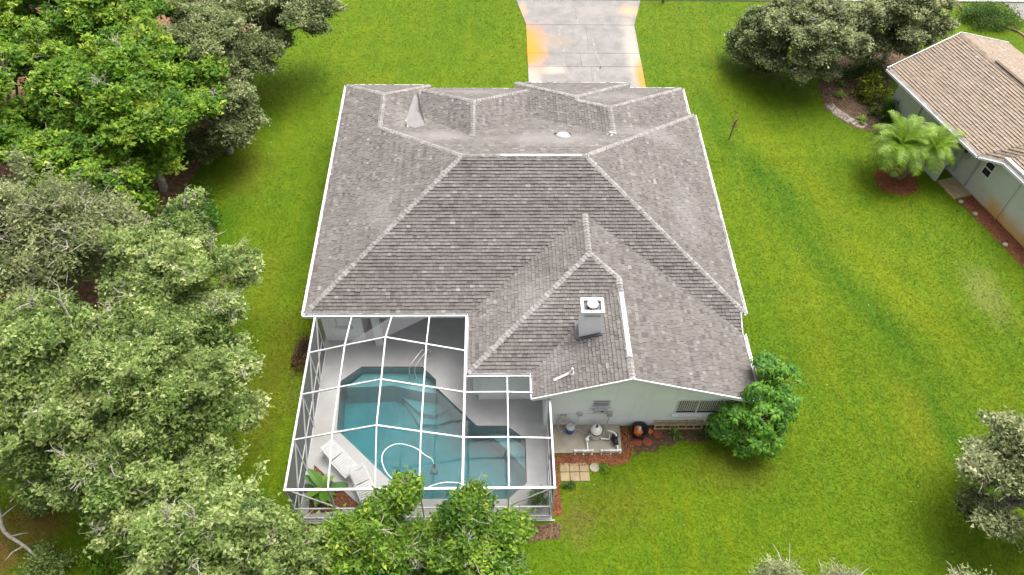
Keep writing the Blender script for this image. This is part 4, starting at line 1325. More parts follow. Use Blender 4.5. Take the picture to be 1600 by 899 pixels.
tree("oak_tree", "olive grey oak at the lawn edge below the dark oak, right of the maple", "tree", (-13.3, 30.2), 4.6, 1.8, 2.5, bark=M['bark'], seed=24, lobes=14, lobe_r=.29, low=3, group="grey oaks of the left bank", **GREY)
tree("maple_tree", "small bright green maple low behind the silvery oak", "tree", (-17.2, 23.2), 5.6, 3.2, 2.3, seed=124, lobes=18, lobe_r=.30, **MAPLE)
tree("lichen_oak", "pale silvery sparse oak with dark gaps at the left, below the maples", "tree", (-15.9, 20.3), 6.8, 2.8, 2.6, M['leaf_pale'], M['bark'], 25, 16, 19, 50, .115, .30, csig=.23, twig=.7)
tree("lichen_oak", "grey green sparse oak cut by the left edge below the maples", "tree", (-19.4, 20.2), 6.6, 2.8, 3.0, M['leaf_grey'], M['bark'], 125, 16, 20, 60, .12, .30, csig=.23, twig=.6)
OAK = dict(leaf=M['leaf_oak'], bark=M['bark'], L=.12, csig=.175, twig=.45, bare=11, clumps=23, group="light green oaks of the left bank")
tree("oak_tree", "light green oak spreading over the lawn left of the roof corner", "tree", (-11.7, 18.3), 6.8, 2.6, 2.9, seed=26, lobes=20, lobe_r=.28, leaves=75, **OAK)
tree("oak_tree", "widest light green oak in the middle of the left bank beside the enclosure", "tree", (-12.4, 14.6), 7.0, 3.1, 3.0, offset=(1.15, -.7), seed=27, lobes=26, lobe_r=.25, leaves=80, **OAK)
tree("oak_tree", "light green oak cut by the left edge halfway down", "tree", (-14.6, 13.8), 7.4, 3.2, 3.2, seed=28, lobes=24, lobe_r=.26, leaves=75, **OAK)
tree("oak_tree", "light green oak with bare limbs near the bottom of the left edge", "tree", (-11.2, 10.9), 5.6, 2.5, 1.9, seed=29, lobes=17, lobe_r=.28, leaves=65, **OAK)
tree("oak_tree", "pale green oak at the bottom left, just left of the enclosure corner", "tree", (-8.1, 8.4), 6.0, 2.8, 1.8, seed=30, lobes=20, lobe_r=.29, leaves=80, **OAK)
# in front of the enclosure
BR = dict(leaf=M['leaf_bright'], bark=M['bark'], L=.12, csig=.16, twig=.5, clumps=26, leaves=75, group="trees before the enclosure front")
tree("live_oak", "bright yellow green tree before the enclosure front, left one of the pair", "tree", (-3.6, 8.45), 4.9, 1.75, 1.15, seed=31, lobes=20, lobe_r=.28, extra=((-3.45, 9.1, 4.4, .42), (-3.15, 9.4, 4.5, .30), (-2.66, 9.62, 4.8, .22), (-2.55, 9.75, 5.1, .16), (-4.5, 8.7, 4.1, .5)), **BR)
tree("live_oak", "bright yellow green tree before the enclosure front, right one of the pair", "tree", (-.75, 8.5), 4.9, 1.5, 1.2, seed=32, lobes=19, lobe_r=.28, extra=((-.58, 9.4, 4.7, .40), (-.85, 9.1, 4.6, .5), (.45, 8.8, 4.1, .45)), **BR)
# right side
OLV = dict(GREY, leaf=M['leaf_olive'], leaves=72)
tree("oak_tree", "grey green oak cut by the right edge near the bottom", "tree", (17.9, 10.6), 5.0, 1.8, 2.5, seed=33, lobes=10, lobe_r=.23, low=4, bark=M['bark'], group="trees at the right edge", twig=.6, **OLV)
PALE = dict(leaf=M['leaf_pale'], bark=M['bark'], clumps=12, leaves=26, L=.09, csig=.18, twig=.7, trunk_r=.10, group="pale tree tops at the bottom edge")
tree("oak_tree", "pale bare topped tree rising from the bottom edge, left of its companion", "tree", (8.5, 7.2), 4.5, .62, .6, seed=34, lobes=7, lobe_r=.42, **PALE)
tree("oak_tree", "pale bare topped tree rising from the bottom edge, right of its companion", "tree", (10.4, 7.1), 4.4, .85, .6, seed=35, lobes=8, lobe_r=.38, **PALE)
tree("oak_tree", "low pale tree rising from the bottom edge near the right corner", "tree", (14.4, 6.8), 4.3, 1.2, .6, seed=36, lobes=8, lobe_r=.34, **PALE)
tree("olive_oak", "wide olive grey oak over the mulch bed beside the tan roofed house", "tree", (19.3, 37.6), 5.2, 3.0, 2.6, seed=37, lobes=24, lobe_r=.25, low=7, bark=M['bark'], offset=(-2.0, -1.2), group="olive oaks by the street", **OLV)
tree("olive_oak", "olive grey oak behind the corner of the tan roof", "tree", (22.9, 38.3), 5.4, 2.6, 2.3, seed=38, lobes=20, lobe_r=.27, low=5, bark=M['bark'], offset=(-.6, -.9), group="olive oaks by the street", **OLV)
tree("olive_oak", "small dark oak left of the wide olive oak near the street", "tree", (15.0, 37.6), 3.4, 1.5, 1.6, seed=39, lobes=12, lobe_r=.32, low=6, bark=M['bark_dark'], group="olive oaks by the street", **GREY)

def shrub(name, label, base, RX, RY, H, leaf, seed, n=2600, L=.10, wfac=.5, cat="shrub", group=None, z0=0, clump=26):
    q = np.random.default_rng(seed)
    t = thing(name, label, cat, (base[0], base[1], z0), group)
    cs = q.normal(0, 1, (clump, 3)); cs[:, 2] = np.abs(cs[:, 2]); cs /= np.linalg.norm(cs, axis=1)[:, None]
    cs *= q.uniform(.45, .95, (clump, 1)); cs *= np.array([RX, RY, H])
    cs += np.array([base[0], base[1], z0 + .08])
    pick = q.integers(0, clump, n)
    C = cs[pick] + q.normal(0, 1, (n, 3)) * np.array([RX, RY, H]) * .16
    C[:, 2] = np.maximum(C[:, 2], z0 + .03)
    V = leaf_quads(C, q, L, .3, wfac)
    link("foliage", np_mesh("foliage", V, np.arange(len(V)).reshape(-1, 4), np.clip(q.normal(.45, .2, n), 0, 1)), leaf, t)
    mb = MB()
    for c in cs[:14]:
        mb.tube([(base[0], base[1], z0), ((base[0] + c[0]) / 2, (base[1] + c[1]) / 2, z0 + (c[2] - z0) * .6), tuple(c)], [.025, .015, .006], 4, False)
    mb.build("stems", M['bark_dark'], t)
    return t

def blade_plant(name, label, base, n, L, wid, leaf, seed, arch=.6, cat="plant", group=None, z0=0, up=(.5, 1.2), part="leaf"):
    """a rosette of strap leaves, every leaf a part"""
    q = random.Random(seed)
    t = thing(name, label, cat, (base[0], base[1], z0), group)
    me = None
    for i in range(n):
        if i < 4:
            V = []; k = 6; ln = L
            ang = up[0] + (up[1] - up[0]) * (i + .5) / 4
            p = Vector((0, 0, 0)); a = ang
            for j in range(k + 1):
                s_ = j / k
                ww = wid * (.35 + 1.3 * s_) * (1 - s_ ** 3) if j < k else .003
                V += [(p.x, -ww / 2, p.z + ww * .12), (p.x, 0, p.z), (p.x, ww / 2, p.z + ww * .12)]
                p = p + Vector((math.cos(a), 0, math.sin(a))) * ln / k
                a -= arch * 2.2 / k
            F = []
            for j in range(k):
                b = j * 3
                F += [(b, b + 1, b + 4, b + 3), (b + 1, b + 2, b + 5, b + 4)]
            m_ = bpy.data.meshes.new(part); m_.from_pydata(V, [], F); m_.materials.append(leaf)
            at = m_.attributes.new("v", 'FLOAT', 'FACE'); at.data.foreach_set("value", np.full(len(F), .25 + .18 * i, np.float32))
            me = (me or []) + [m_]
        o = bpy.data.objects.new(part, me[i % len(me)]); COL.objects.link(o); o.parent = t
        o.rotation_euler = (0, q.uniform(-.25, .25), i * 2.39996 + q.uniform(-.3, .3)); s_ = q.uniform(.7, 1.15); o.scale = (s_, s_, s_)
        o.location = (q.uniform(-.04, .04), q.uniform(-.04, .04), .02)
    return t

# palms ------------------------------------------------------------------
def frond_mesh(L, seed, ang0, arch):
    q = random.Random(seed); k = 12
    spine = []; p = Vector((0, 0, 0)); a = ang0
    for j in range(k + 1):
        spine.append((p.copy(), a)); p = p + Vector((math.cos(a), 0, math.sin(a))) * L / k; a -= arch / k * (.6 + .9 * j / k)
    mb = MB(); mb.tube([s_[0] for s_ in spine], list(np.linspace(.018, .004, k + 1)), 4, False)
    nf = len(mb.f); vals = [.75] * nf
    m = 26
    for j in range(m):
        s_ = .12 + .86 * j / m; x = s_ * k; i = min(int(x), k - 1); f_ = x - i
        pt = spine[i][0].lerp(spine[i + 1][0], f_); aa = spine[i][1]
        d = Vector((math.cos(aa), 0, math.sin(aa)))
        ll = L * .27 * math.sin(math.pi * min(1, .15 + s_ * .82)) + .05
        for sg in (-1, 1):
            dr = (d * .75 + Vector((0, sg, 0)) * 1.0 + Vector((0, 0, .25 + q.uniform(-.1, .1)))).normalized()
            wv = d * .014
            e1 = pt + dr * ll * .55; e2 = pt + dr * ll + Vector((0, 0, -.25 * ll))
            mb.add([pt - wv, pt + wv, e1 + wv * .9, e1 - wv * .9, e2], [(0, 1, 2, 3), (3, 2, 4)])
            vals += [q.uniform(.25, .9)] * 2
    me = mb.mesh("frond"); me.materials.append(M['leaf_palm'])
    at = me.attributes.new("v", 'FLOAT', 'FACE'); at.data.foreach_set("value", np.array(vals, np.float32))
    return me
FR = [frond_mesh(1.35, k, a, ar) for k, (a, ar) in enumerate(((1.25, 1.5), (.95, 1.7), (.6, 1.7), (.25, 1.5)))]
def palm(label, base, head, nf, seed, scale=1.0):
    q = random.Random(seed)
    t = thing("palm_tree", label, "palm", (base[0], base[1], 0), "feather palms in the mulch ring")
    b, h = Vector((*base, 0)), Vector(head)
    path = smooth_path([b, b.lerp(h, .35) + Vector(((h - b).x * .12, (h - b).y * .12, -.1)), b.lerp(h, .7), h], 4)
    mb = MB(); mb.tube(path, [.11 - .03 * i / len(path) + .012 * (i % 2) for i in range(len(path))], 9)
    mb.build("trunk", M['bark_dark'], t, smooth=False)
    for i in range(nf):
        o = bpy.data.objects.new("frond", FR[0 if i < nf * .15 else 1 if i < nf * .4 else 2 if i < nf * .72 else 3])
        COL.objects.link(o); o.parent = t; o.location = h - b
        o.rotation_euler = (q.uniform(-.15, .15), q.uniform(-.12, .12), i * 2.39996 + q.uniform(-.25, .25))
        s_ = scale * q.uniform(.8, 1.12); o.scale = (s_, s_, s_)
    for k in range(3):
        an = q.uniform(0, 6.28)
        o = bpy.data.objects.new("dead_frond", FRD); COL.objects.link(o); o.parent = t; o.location = h - b - Vector((0, 0, .15))
        o.rotation_euler = (0, .9, an); o.scale = (.8, .8, .8)
FRD = FR[3].copy(); FRD.materials.clear(); FRD.materials.append(M['leaf_brown'])
palm("larger feather palm in the red mulch ring by the neighbouring house", (20.22, 28.4), (20.0, 28.75, 1.75), 44, 3, 1.42)
palm("smaller feather palm leaning toward the neighbouring house wall", (20.45, 28.3), (21.45, 28.45, 1.85), 34, 5, 1.12)

# broad leaved tree at the gable corner ----------------------------------
def whorl_mesh(seed, n=8, L=.30):
    q = random.Random(seed); V = []; F = []; vals = []
    for i in range(n):
        an = i * 6.283 / n + q.uniform(-.2, .2); tilt = q.uniform(-.05, .55); ll = L * q.uniform(.8, 1.15)
        d = Vector((math.cos(an) * math.cos(tilt), math.sin(an) * math.cos(tilt), -math.sin(tilt) + .12)); s_ = Vector((-math.sin(an), math.cos(an), 0))
        k = len(V)
        p0 = d * .03; p1 = d * ll * .5 + Vector((0, 0, .03)); p2 = d * ll + Vector((0, 0, -.06))
        V += [p0, p1 + s_ * ll * .17 - Vector((0, 0, .012)), p2, p1 - s_ * ll * .17 - Vector((0, 0, .012)), p1]
        F += [(k, k + 4, k + 1), (k + 1, k + 4, k + 2), (k, k + 3, k + 4), (k + 3, k + 2, k + 4)]
        vals += [min(1, max(0, q.gauss(.5, .22)))] * 4
    me = bpy.data.meshes.new("leaf_whorl"); me.from_pydata(V, [], F); me.materials.append(M['leaf_gloss'])
    at = me.attributes.new("v", 'FLOAT', 'FACE'); at.data.foreach_set("value", np.array(vals, np.float32))
    return me
WH = [whorl_mesh(k) for k in range(7)]
t = thing("umbrella_tree", "glossy broad leaved bushy tree at the right corner of the gable wall", "tree", (9.6, 13.9, 0))
q = np.random.default_rng(77)
lob = [((9.75, 14.9, 2.5), .85), ((10.7, 15.0, 2.3), .75), ((9.0, 14.1, 1.6), .75), ((9.9, 13.9, 1.7), .85), ((10.6, 14.3, 2.0), .7), ((8.6, 13.9, .95), .6), ((9.6, 13.45, .9), .75), ((10.2, 13.4, .9), .65), ((10.1, 15.3, 2.9), .55)]
br = []
for (c, r) in lob:
    c = np.array(c)
    br.append((bez((9.6, 13.9, 0), c, .2, 6, q, .1), list(np.linspace(.06, .015, 6))))
    for i in range(31):
        d = q.normal(0, 1, 3); d[2] = abs(d[2]) * 1.1 - .15; d /= np.linalg.norm(d)
        p = c + d * r * q.uniform(.75, 1.05)
        if p[2] < .1: p[2] = .1 + q.random() * .2
        if p[1] > 14.3 and p[0] < 9.55: p[1] = 14.3
        br.append((np.array([c, (c + p) / 2 + q.normal(0, .04, 3), p]), [.016, .011, .007]))
        o = bpy.data.objects.new("leaf_whorl", WH[i % 7]); COL.objects.link(o); o.parent = t
        o.location = Vector(p) - Vector((9.6, 13.9, 0))
        tq = Vector((d[0] * .8, d[1] * .8, abs(d[2]) + .7)).normalized().to_track_quat('Z', 'Y')
        o.rotation_euler = (tq.to_matrix() @ Matrix.Rotation(q.uniform(0, 6.28), 3, 'Z')).to_euler()
        s_ = q.uniform(.8, 1.25); o.scale = (s_, s_, s_)
tubes_np(br, 5).build("trunk", M['bark_dark'], t, smooth=True)

# planted things
shrub("croton_shrub", "yellow tipped croton shrub in the mulch bed at the neighbour's corner", (21.0, 34.9), 1.0, 1.05, 1.2, M['leaf_croton'], 41, 1700, .24, .3)
shrub("dark_shrub", "dark green shrub between the olive oak and the tan roof corner", (21.6, 37.0), 1.1, .9, .9, M['leaf_dark'], 42, 2200, .13, .5)
shrub("dark_shrub", "low dark shrub in the mulch below the croton by the neighbour wall", (21.3, 33.3), .8, .8, .8, M['leaf_dark'], 43, 1500, .16, .35)
shrub("round_shrub", "low round green shrub in front of the olive oak trunk", (20.0, 36.8), .6, .55, .5, M['leaf_dark'], 44, 1100, .09)
for x, y, lb in ((19.75, 35.9, "small yellow green rosette plant, upper of two on the open mulch"), (19.35, 34.9, "small yellow green rosette plant, lower of two on the open mulch"), (19.95, 32.75, "small green rosette plant at the bottom of the mulch bed by the palms")):
    blade_plant("rosette_plant", lb, (x, y), 22, .42, .07, M['leaf_palm'], int(x * 10), .5, group="rosette plants in the mulch bed", z0=.02)
blade_plant("banana_plant", "big leaved banana plant in the triangular bed inside the enclosure", (-6.15, 11.95), 15, .95, .30, M['leaf_gloss'], 5, .55, z0=.05, up=(.45, 1.25))
blade_plant("strap_plant", "dark strap leaved plant by the wall below the timber rack", (7.0, 14.1), 20, .4, .05, M['leaf_dark'], 8, .5, z0=.02)
blade_plant("strap_plant", "dark strap leaved plant beside the umbrella tree foot", (8.2, 14.05), 20, .45, .06, M['leaf_dark'], 9, .5, z0=.02)
shrub("ground_plant", "small leafy weed at the end of the square pavers", (2.8, 12.05), .32, .16, .2, M['leaf_dark'], 45, 260, .07, cat="plant")
shrub("ground_plant", "bright green tuft beside the round pale stepping stone", (4.15, 12.7), .22, .22, .15, M['leaf_palm'], 46, 260, .07, cat="plant")
shrub("dry_shrub", "dry reddish brown shrub at the left corner of the enclosure and house", (-7.75, 17.8), .42, .95, .45, M['leaf_brown'], 47, 1500, .09)
for k, (x, y, rx, ry, h, lb) in enumerate(((-13.9, 26.3, .9, .8, 1.2, "dark bush at the mulch edge below the bare earth patch"), (-13.2, 25.3, .7, .7, 1.0, "bright tipped bush right of the bare earth patch"),
                                           (-15.2, 30.2, .8, .8, .9, "palmetto like bush under the maple at the lawn edge"), (-14.4, 32.2, .6, .8, .7, "low bush under the olive oak at the lawn edge"))):
    shrub("undergrowth_bush", lb, (x, y), rx, ry, h, M['leaf_dark'] if k != 1 else M['leaf_gloss'], 50 + k, 1700, .12, group="bushes along the left lawn edge")
for k, (x, y, rx, ry, h, lb) in enumerate(((-14.9, 9.2, 1.0, .8, .8, "loose green bush in the bottom left corner beside the bare branch"), (-13.0, 9.5, .9, .7, .9, "loose green bush at the bottom edge right of the bare branch"),
                                           (-15.9, 11.6, .8, .6, .7, "loose green bush on the left edge above the bare branch"))):
    shrub("undergrowth_bush", lb, (x, y), rx, ry, h, M['leaf_maple'] if k == 1 else M['leaf_oak'], 70 + k, 2200, .11, group="bushes in the bottom left corner")
# hedge by the street on the right, with edging
t = shrub("hedge", "trimmed green hedge along the neighbour drive in the far right corner", (30.9, 42.5), 2.0, 1.5, 1.0, M['leaf_dark'], 61, 9000, .10, cat="hedge", clump=60)
MB().tube(smooth_path([(29.6, 44.4, .05), (30.0, 43.0, .05), (31.0, 42.2, .05), (32.2, 41.3, .05), (32.6, 40.0, .05)]), .07, 6).build("hedge_edging", M['wood_edge'])
bpy.data.objects["hedge_edging"]["label"] = "curved timber edging below the hedge in the far right corner"; bpy.data.objects["hedge_edging"]["category"] = "edging"
shrub("hedge_bush", "small bush at the end of the hedge on the right edge", (33.3, 40.8), .8, .8, .7, M['leaf_dark'], 62, 1800, .10)
# potted plants inside the enclosure
t = shrub("potted_plant", "spiky green potted plant in the front right corner of the enclosure", (1.57, 11.42), .42, .36, .34, M['leaf_dark'], 63, 520, .20, .14, cat="potted plant", z0=.34)
MB().lathe((1.57, 11.42, .1), [(.12, 0), (.17, .26), (.18, .28), (.15, .28), (.14, .22), (.01, .2)], 16).build("pot", M['black'], t, smooth=True)
t = thing("white_urn", "small white urn with a red foot on the deck behind the front trees", "urn", (-2.86, 11.31, .1))
MB().lathe((-2.86, 11.31, .1), [(.08, 0), (.09, .05), (.05, .10)], 14).build("foot", M['terra'], t)
MB().lathe((-2.86, 11.31, .2), [(.06, 0), (.12, .12), (.13, .2), (.10, .2), (.02, .12)], 14).build("bowl", M['plastic'], t, smooth=True)
# dead sapling and street post
t = thing("dead_sapling", "thin dead brown sapling standing alone on the right lawn", "sapling", (12.46, 31.3, 0))
mb = MB(); mb.tube([(12.46, 31.3, -.05), (12.48, 31.32, .5), (12.55, 31.32, 1.25)], [.04, .035, .02], 6)
for k in range(9):
    zz = .45 + k * .09; an = k * 2.4
    mb.tube([(12.49, 31.32, zz), (12.49 + .16 * math.cos(an), 31.32 + .16 * math.sin(an), zz + .12)], [.014, .006], 4)
mb.build("stem", M['bark_dark'], t)
q = np.random.default_rng(5); C = np.array([12.52, 31.32, 1.05]) + q.normal(0, 1, (130, 3)) * np.array([.09, .09, .2])
V = leaf_quads(C, q, .09); link("dry_leaves", np_mesh("dry_leaves", V, np.arange(len(V)).reshape(-1, 4), q.random(130)), M['leaf_brown'], t)
t = thing("mailbox_post", "short dark post at the street edge right of the driveway", "post", (10.8, 44.35, 0))
MB().box(10.74, 10.86, 44.29, 44.41, -.1, 1.0).build("post_shaft", M['bark_dark'], t)
MB().box(10.68, 10.92, 44.1, 44.6, 1.0, 1.22).build("letter_box", M['black'], t, bevel=.03)
# fallen bare branch bottom left
t = thing("fallen_branch", "bleached bare crooked branch lying at the bottom left corner", "branch", (-16.3, 11, .3))
mb = MB()
main = smooth_path([(-17.4, 11.6, .5), (-17.0, 11.3, 1.2), (-16.6, 10.7, 1.35), (-16.3, 10.1, 1.1), (-15.6, 9.7, .9), (-14.9, 9.2, .5)], 3)
mb.tube(main, list(np.linspace(.11, .04, len(main))), 6)
for k in (2, 5, 7, 10, 12):
    p = main[k]; an = k * 1.9
    mb.tube([p, p + Vector((math.cos(an) * .35, math.sin(an) * .35, .1)), p + Vector((math.cos(an) * .6, math.sin(an) * .75, .05))], [.035, .025, .008], 5)
mb.build("limb", M['bark'], t, smooth=True)

# ------------------------------------------------------------------ the neighbouring house
N0 = Vector((20.75, 33.9, 0)); NA = Vector((.300, -.954, 0)).normalized(); NBv = Vector((.954, .300, 0)).normalized()
def nb(a, b, z=0): return N0 + NA * a + NBv * b + Vector((0, 0, z))
def nb2(a, b): p = nb(a, b); return (p.x, p.y)
nh = thing("neighbour_house", "grey green walled house with a tan shingle roof at the right edge", "house", tuple(nb(6, 3)))
def plane3(p, q_, r_):
    n_ = (q_ - p).cross(r_ - p); return (-n_.x / n_.z, -n_.y / n_.z, p.z + (n_.x * p.x + n_.y * p.y) / n_.z)
def plane_b(s, b0, z0): return plane3(nb(0, b0, z0), nb(1, b0, z0), nb(0, b0 + 1, z0 + s))
NP = [(plane_b(.35, 0, 2.6), [nb2(0, 0), nb2(7.06, 0), nb2(8.27, 3.85), nb2(0, 3.85)]),
      (plane_b(-.35, 7.7, 2.6), [nb2(0, 3.85), nb2(16, 3.85), nb2(16, 7.7), nb2(0, 7.7)]),
      (plane3(nb(7.06, 0, 2.6), nb(7.8, .85, 2.6), nb(8.27, 3.85, 3.9475)), [nb2(7.06, 0), nb2(7.8, .85), nb2(8.27, 3.85)]),
      (plane_b(.45, .85, 2.6), [nb2(7.8, .85), nb2(16, .85), nb2(16, 3.85), nb2(8.27, 3.85)])]
nroof = deck_mesh(NP, .012, .1, "roof").build("roof", M['nbshingle'], nh)
ntabs = shingle_tabs(NP, .155, .24, z0=2.6)
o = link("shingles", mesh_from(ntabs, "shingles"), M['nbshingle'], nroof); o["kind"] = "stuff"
def nbz(x, y):
    d = Vector((x, y, 0)) - N0; b = d.dot(NBv)
    return 2.6 + .35 * (b if b < 3.85 else 7.7 - b)
o = link("ridge_caps", mesh_from(cap_strip([(nb(.05, 3.85, 3.947), nb(16, 3.85, 3.948))], nbz, .15, .17), "ridge_caps", False), M['nbshingle'], nroof); o["kind"] = "stuff"
MB().beam(nb(2.6, 3.85, 4.02), nb(8.0, 3.85, 4.0), .17, .05).build("ridge_vent", M['nbshingle'], nroof)
gutter([nb(0, 0, 2.6), nb(7.06, 0, 2.6)], nh, -NBv, w_=.13)
gutter([nb(7.06, 0, 2.6), nb(7.8, .85, 2.6)], nh, (NA * .85 - NBv * .74), w_=.13)
gutter([nb(7.8, .85, 2.6), nb(16, .85, 2.6)], nh, -NBv, w_=.13)
for a, b in ((nb(-.03, -.05, 2.58), nb(-.03, 3.85, 3.93)), (nb(-.03, 3.85, 3.93), nb(-.03, 7.7, 2.58))):
    MB().beam(a, b, .05, .16).build("bargeboard", M['white'], nh)
WB = .87
def nbox(a0, a1, b0, b1, z0, z1, nm="wall", m=None, parent=None, **k):
    P = [nb(a, b, z) for z in (z0, z1) for a, b in ((a0, b0), (a0, b1), (a1, b1), (a1, b0))]
    return MB().add(P, [(3, 2, 1, 0), (4, 5, 6, 7), (0, 1, 5, 4), (1, 2, 6, 5), (2, 3, 7, 6), (3, 0, 4, 7)]).build(nm, m or M['nbwall'], parent or nh, **k)
nbox(.35, 16, WB, WB + .2, 0, 2.75)
nbox(7.9, 16, WB - .004, WB - .003, 0, 2.45)
mb = MB()
g0 = [nb(.35, WB + .205, 0), nb(.35, 6.85, 0), nb(.35, 6.85, 2.75), nb(.35, 3.85, 3.8), nb(.35, WB + .205, 2.76)]
g1 = [p + NA * .2 for p in g0]
mb.add(g0 + g1, [(0, 1, 2, 3, 4), (9, 8, 7, 6, 5)] + [(i, 5 + i, 5 + (i + 1) % 5, (i + 1) % 5) for i in range(5)]).build("wall", M['nbwall'], nh)
nbox(.36, 16, 6.85, 7.05, 0, 2.7)
for a in (2.35, 3.95, 5.35, 6.75, 9.05):
    p = MB(); p.beam(nb(a, WB - .05, 0), nb(a, WB - .05, 2.55), .07, .06, NA)
    p.build("downspout" if a == 9.05 else "wall_batten", M['grey'] if a != 9.05 else M['nbwall'], nh)
def nwindow(a0, a1, z0, z1):
    t_ = .07
    f = MB()
    def bx(a, b, zz0, zz1, o_=.0):
        P = [nb(x, y, z_) for z_ in (zz0, zz1) for x, y in ((a, WB - .05 + o_), (a, WB - .005), (b, WB - .005), (b, WB - .05 + o_))]
        f.add(P, [(3, 2, 1, 0), (4, 5, 6, 7), (0, 1, 5, 4), (1, 2, 6, 5), (2, 3, 7, 6), (3, 0, 4, 7)])
    bx(a0 - t_, a1 + t_, z1, z1 + t_); bx(a0 - t_, a1 + t_, z0 - t_, z0)
    bx(a0 - t_, a0, z0, z1, .003); bx(a1, a1 + t_, z0, z1, .003); zm = (z0 + z1) / 2; bx(a0, a1, zm - .03, zm + .03, .004)
    win = f.build("window", M['white'], nh)
    for za, zb in ((z0, zm - .031), (zm + .031, z1)):
        nbox(a0, a1, WB - .02, WB - .012, za, zb, "pane", M['dark_glass'], win)
nwindow(7.1, 7.55, 1.35, 2.1); nwindow(11.6, 12.4, 1.0, 1.9)
mbx = nbox(5.75, 6.15, WB - .18, WB - .002, 1.35, 2.05, "meter_box", M['grey'], bevel=.02)
mt = MB(); mt.tube([nb(5.85, WB - .09, 1.34), nb(5.85, WB - .09, .3)], .03, 8); mt.build("meter_conduit", M['grey'], nh)
MB().lathe(nb(5.95, WB - .22, 1.75), [(.09, -.03), (.09, .03)], 14, Matrix(((NBv.x, NA.x, 0), (NBv.y, NA.y, 0), (0, 0, 1))).to_3x3() @ Matrix.Rotation(R(90), 3, 'Y')).build("meter_dial", M['black'], mbx)
nbox(6.5, 6.6, WB - .10, WB - .002, 1.75, 1.95, "wall_lamp", M['black'])
# low screen wall and path
gw = thing("garden_wall", "short grey garden wall with a pale cap beside the palm and the house", "wall", tuple(nb(5.4, -.25)))
gww = nbox(4.85, 5.95, -.30, -.18, 0, 1.15, "wall_face", M['nbwall'], gw)
nbox(4.80, 6.0, -.34, -.14, 1.15, 1.21, "wall_cap", M['white'], gw)
pth = bpy.data.objects.new("paved_path", None); COL.objects.link(pth); pth["kind"] = "structure"; pth.location = nb(6.5, .3, 0)
for i in range(5):
    for j in range(4):
        a0 = 5.98 + i * .27; b0 = -.20 + j * .26
        nbox(a0, a0 + .26, b0, b0 + .25, -.02, .03 + rnd.uniform(0, .012), "paver", M['path'], pth)
NBED = [nb2(7.35, -.05), nb2(16, -.05), nb2(16, .86), nb2(7.35, .86)]
sheet("neighbour_wall_bed", wobbly(NBED, .05, .4, 3), [], .01, M['mulch_red']).name = "mulch_bed"
scatter_chips("mulch", NBED, 350, .01, M['chip_red'], seed=15)
for k, (a, b) in enumerate(((8.5, .1), (10.6, .1), (7.6, -.02))):
    p = MB().lathe(nb(a, b, 0), [(.10, 0), (.13, .05), (.10, .10), (.03, .12)], 9).build("edging_rock", M['padmat']); p["label"] = ["pale rock on the red mulch under the neighbour wall, middle one", "pale rock on the red mulch under the neighbour wall, nearest one", "pale rock at the end of the paved path"][k]; p["category"] = "rock"; p["group"] = "rocks in the neighbour's wall bed"
RING = [(20.3 + 1.12 * math.cos(k * .2618) * (1 + .07 * math.sin(k)), 28.15 + 1.02 * math.sin(k * .2618)) for k in range(24)]
sheet("palm_mulch_ring", RING, [], .014, M['mulch_orange']).name = "mulch_ring"
scatter_chips("mulch", RING, 700, .014, M['chip_red'], seed=16)
BED = wobbly([(19.24, 37.6), (18.4, 35.85), (18.26, 33.9), (19.0, 32.7), (19.85, 32.0), (20.8, 32.0), (21.6, 33.6), (21.7, 34.5), (23.5, 37.5), (25, 39.5), (22.8, 40.5), (20.5, 39.4)], .1, .4, 9)
sheet("oak_mulch_bed", BED, [], .010, M['mulch_brown']).name = "mulch_bed"
scatter_chips("mulch", BED, 220, .010, M['chip_brown'], seed=17, size=(.04, .13))
SAND = wobbly([(18.3, 34.2), (18.55, 33.4), (19.1, 32.75), (19.8, 32.2), (20.3, 32.4), (19.8, 32.9), (19.2, 33.5), (18.8, 34.3)], .07, .25, 10)
sheet("sand_patch", SAND, [], .018, M['sand'])
scatter_chips("leaf_litter", [(p[0], p[1]) for p in WESTBED if p[0] > -30] + [(-27, 13), (-27, 45)], 45, .01, M['leaf_brown'], seed=18, size=(.06, .16))
scatter_chips("leaf_litter", SOUTHBED, 420, .01, M['leaf_brown'], seed=19, size=(.04, .10))
scatter_chips("leaf_litter", [(-8.2, 15.0), (-7.2, 15.0), (-7.3, 18.6), (-8.2, 18.6)], 120, .01, M['leaf_brown'], seed=20, size=(.04, .10))

scatter_chips("leaf_litter", DIRT, 260, .012, M['leaf_brown'], seed=22, size=(.03, .08))
scatter_chips("fallen_leaves", [(-12, 8), (22, 8), (26, 30), (18, 43), (-11, 43)], 1.1, .05, M['leaf_pale'], seed=23, size=(.04, .10), holes=[[(-7.5, 10.5), (2.3, 10.5), (2.3, 14), (10, 14), (10, 33), (-7.5, 33)]])
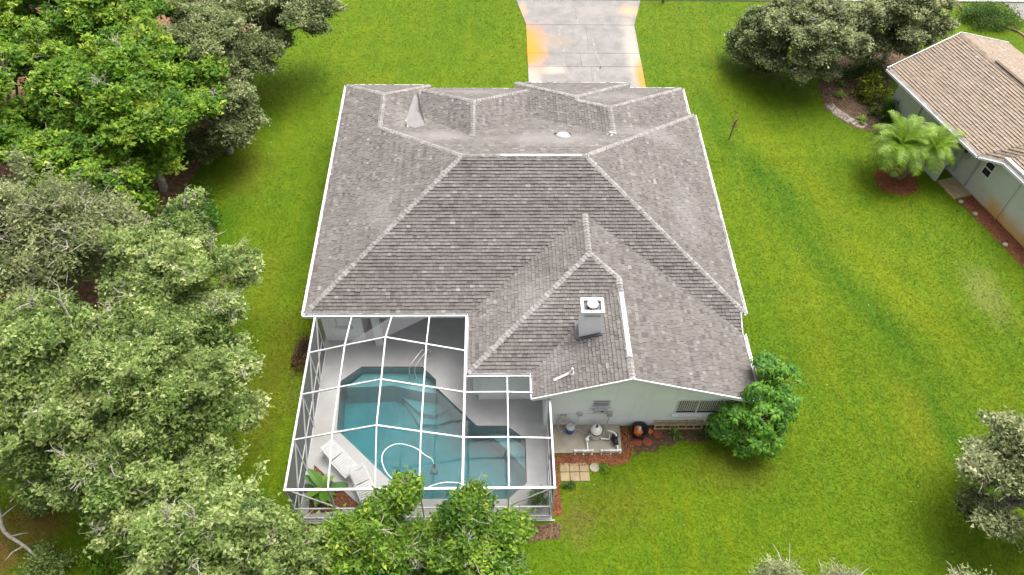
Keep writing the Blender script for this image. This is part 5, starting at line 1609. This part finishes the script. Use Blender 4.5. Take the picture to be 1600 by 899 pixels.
# ------------------------------------------------------------------ grass
def grass():
    q = np.random.default_rng(99)
    pts = []
    # denser where the lawn is nearest
    for (y0, y1, dens) in ((6.5, 20, 330), (20, 30, 230), (30, 45, 140)):
        xl = -22 if y0 < 20 else -26; xr = 25 if y0 < 20 else (31 if y0 < 30 else 36)
        n = int((xr - xl) * (y1 - y0) * dens)
        P = np.column_stack([q.uniform(xl, xr, n), q.uniform(y0, y1, n)])
        # keep what the picture can see plus a margin
        half = (P[:, 1] * .62 + 26.7 * .78) * .74 + 1.5
        P = P[np.abs(P[:, 0]) < half]
        pts.append(P)
    P = np.concatenate(pts)
    no = [DRIVE, WESTBED, SOUTHBED, DECK, RED, DIRT, BED, RING, NBED, [(-6.9, 18), (9.5, 14.4), (9.5, 32), (-6.9, 32)],
          [nb2(.2, .8), nb2(16, .8), nb2(16, 7), nb2(.2, 7)], [nb2(5.9, -.25), nb2(7.4, -.25), nb2(7.4, .9), nb2(5.9, .9)],
          [(2.1, 12.1), (3.6, 12.1), (3.6, 13.2), (2.1, 13.2)], [(-7, 18), (2.1, 14.4), (9.5, 14.45), (9.5, 20), (-7, 20)]]
    P = P[P[:, 1] < 44.5]
    for po in no:
        P = P[~inside(P, po)]
    n = len(P)
    an = q.uniform(0, 2 * np.pi, n)
    ln = q.uniform(.05, .11, n); hgt = q.uniform(.03, .075, n); wd = q.uniform(.012, .026, n)
    c, s = np.cos(an), np.sin(an)
    b0 = np.column_stack([P[:, 0] - s * wd, P[:, 1] + c * wd, np.zeros(n)])
    b1 = np.column_stack([P[:, 0] + s * wd, P[:, 1] - c * wd, np.zeros(n)])
    tp = np.column_stack([P[:, 0] + c * ln, P[:, 1] + s * ln, hgt])
    V = np.stack([b0, b1, tp], 1).reshape(-1, 3)
    o = link("grass", np_mesh("grass", V, np.arange(3 * n).reshape(n, 3), q.random(n)), M['blade'])
    o["kind"] = "stuff"
    return n
ng = grass()
tot = sum(sum(len(p.vertices) - 2 for p in o.data.polygons) if len(o.data.polygons) < 3000 else len(o.data.loops) - 2 * len(o.data.polygons) for o in bpy.data.objects if o.type == 'MESH')
print("TRIS", tot, "grass", ng, "objects", len(bpy.data.objects), "tabs", len(tabs))
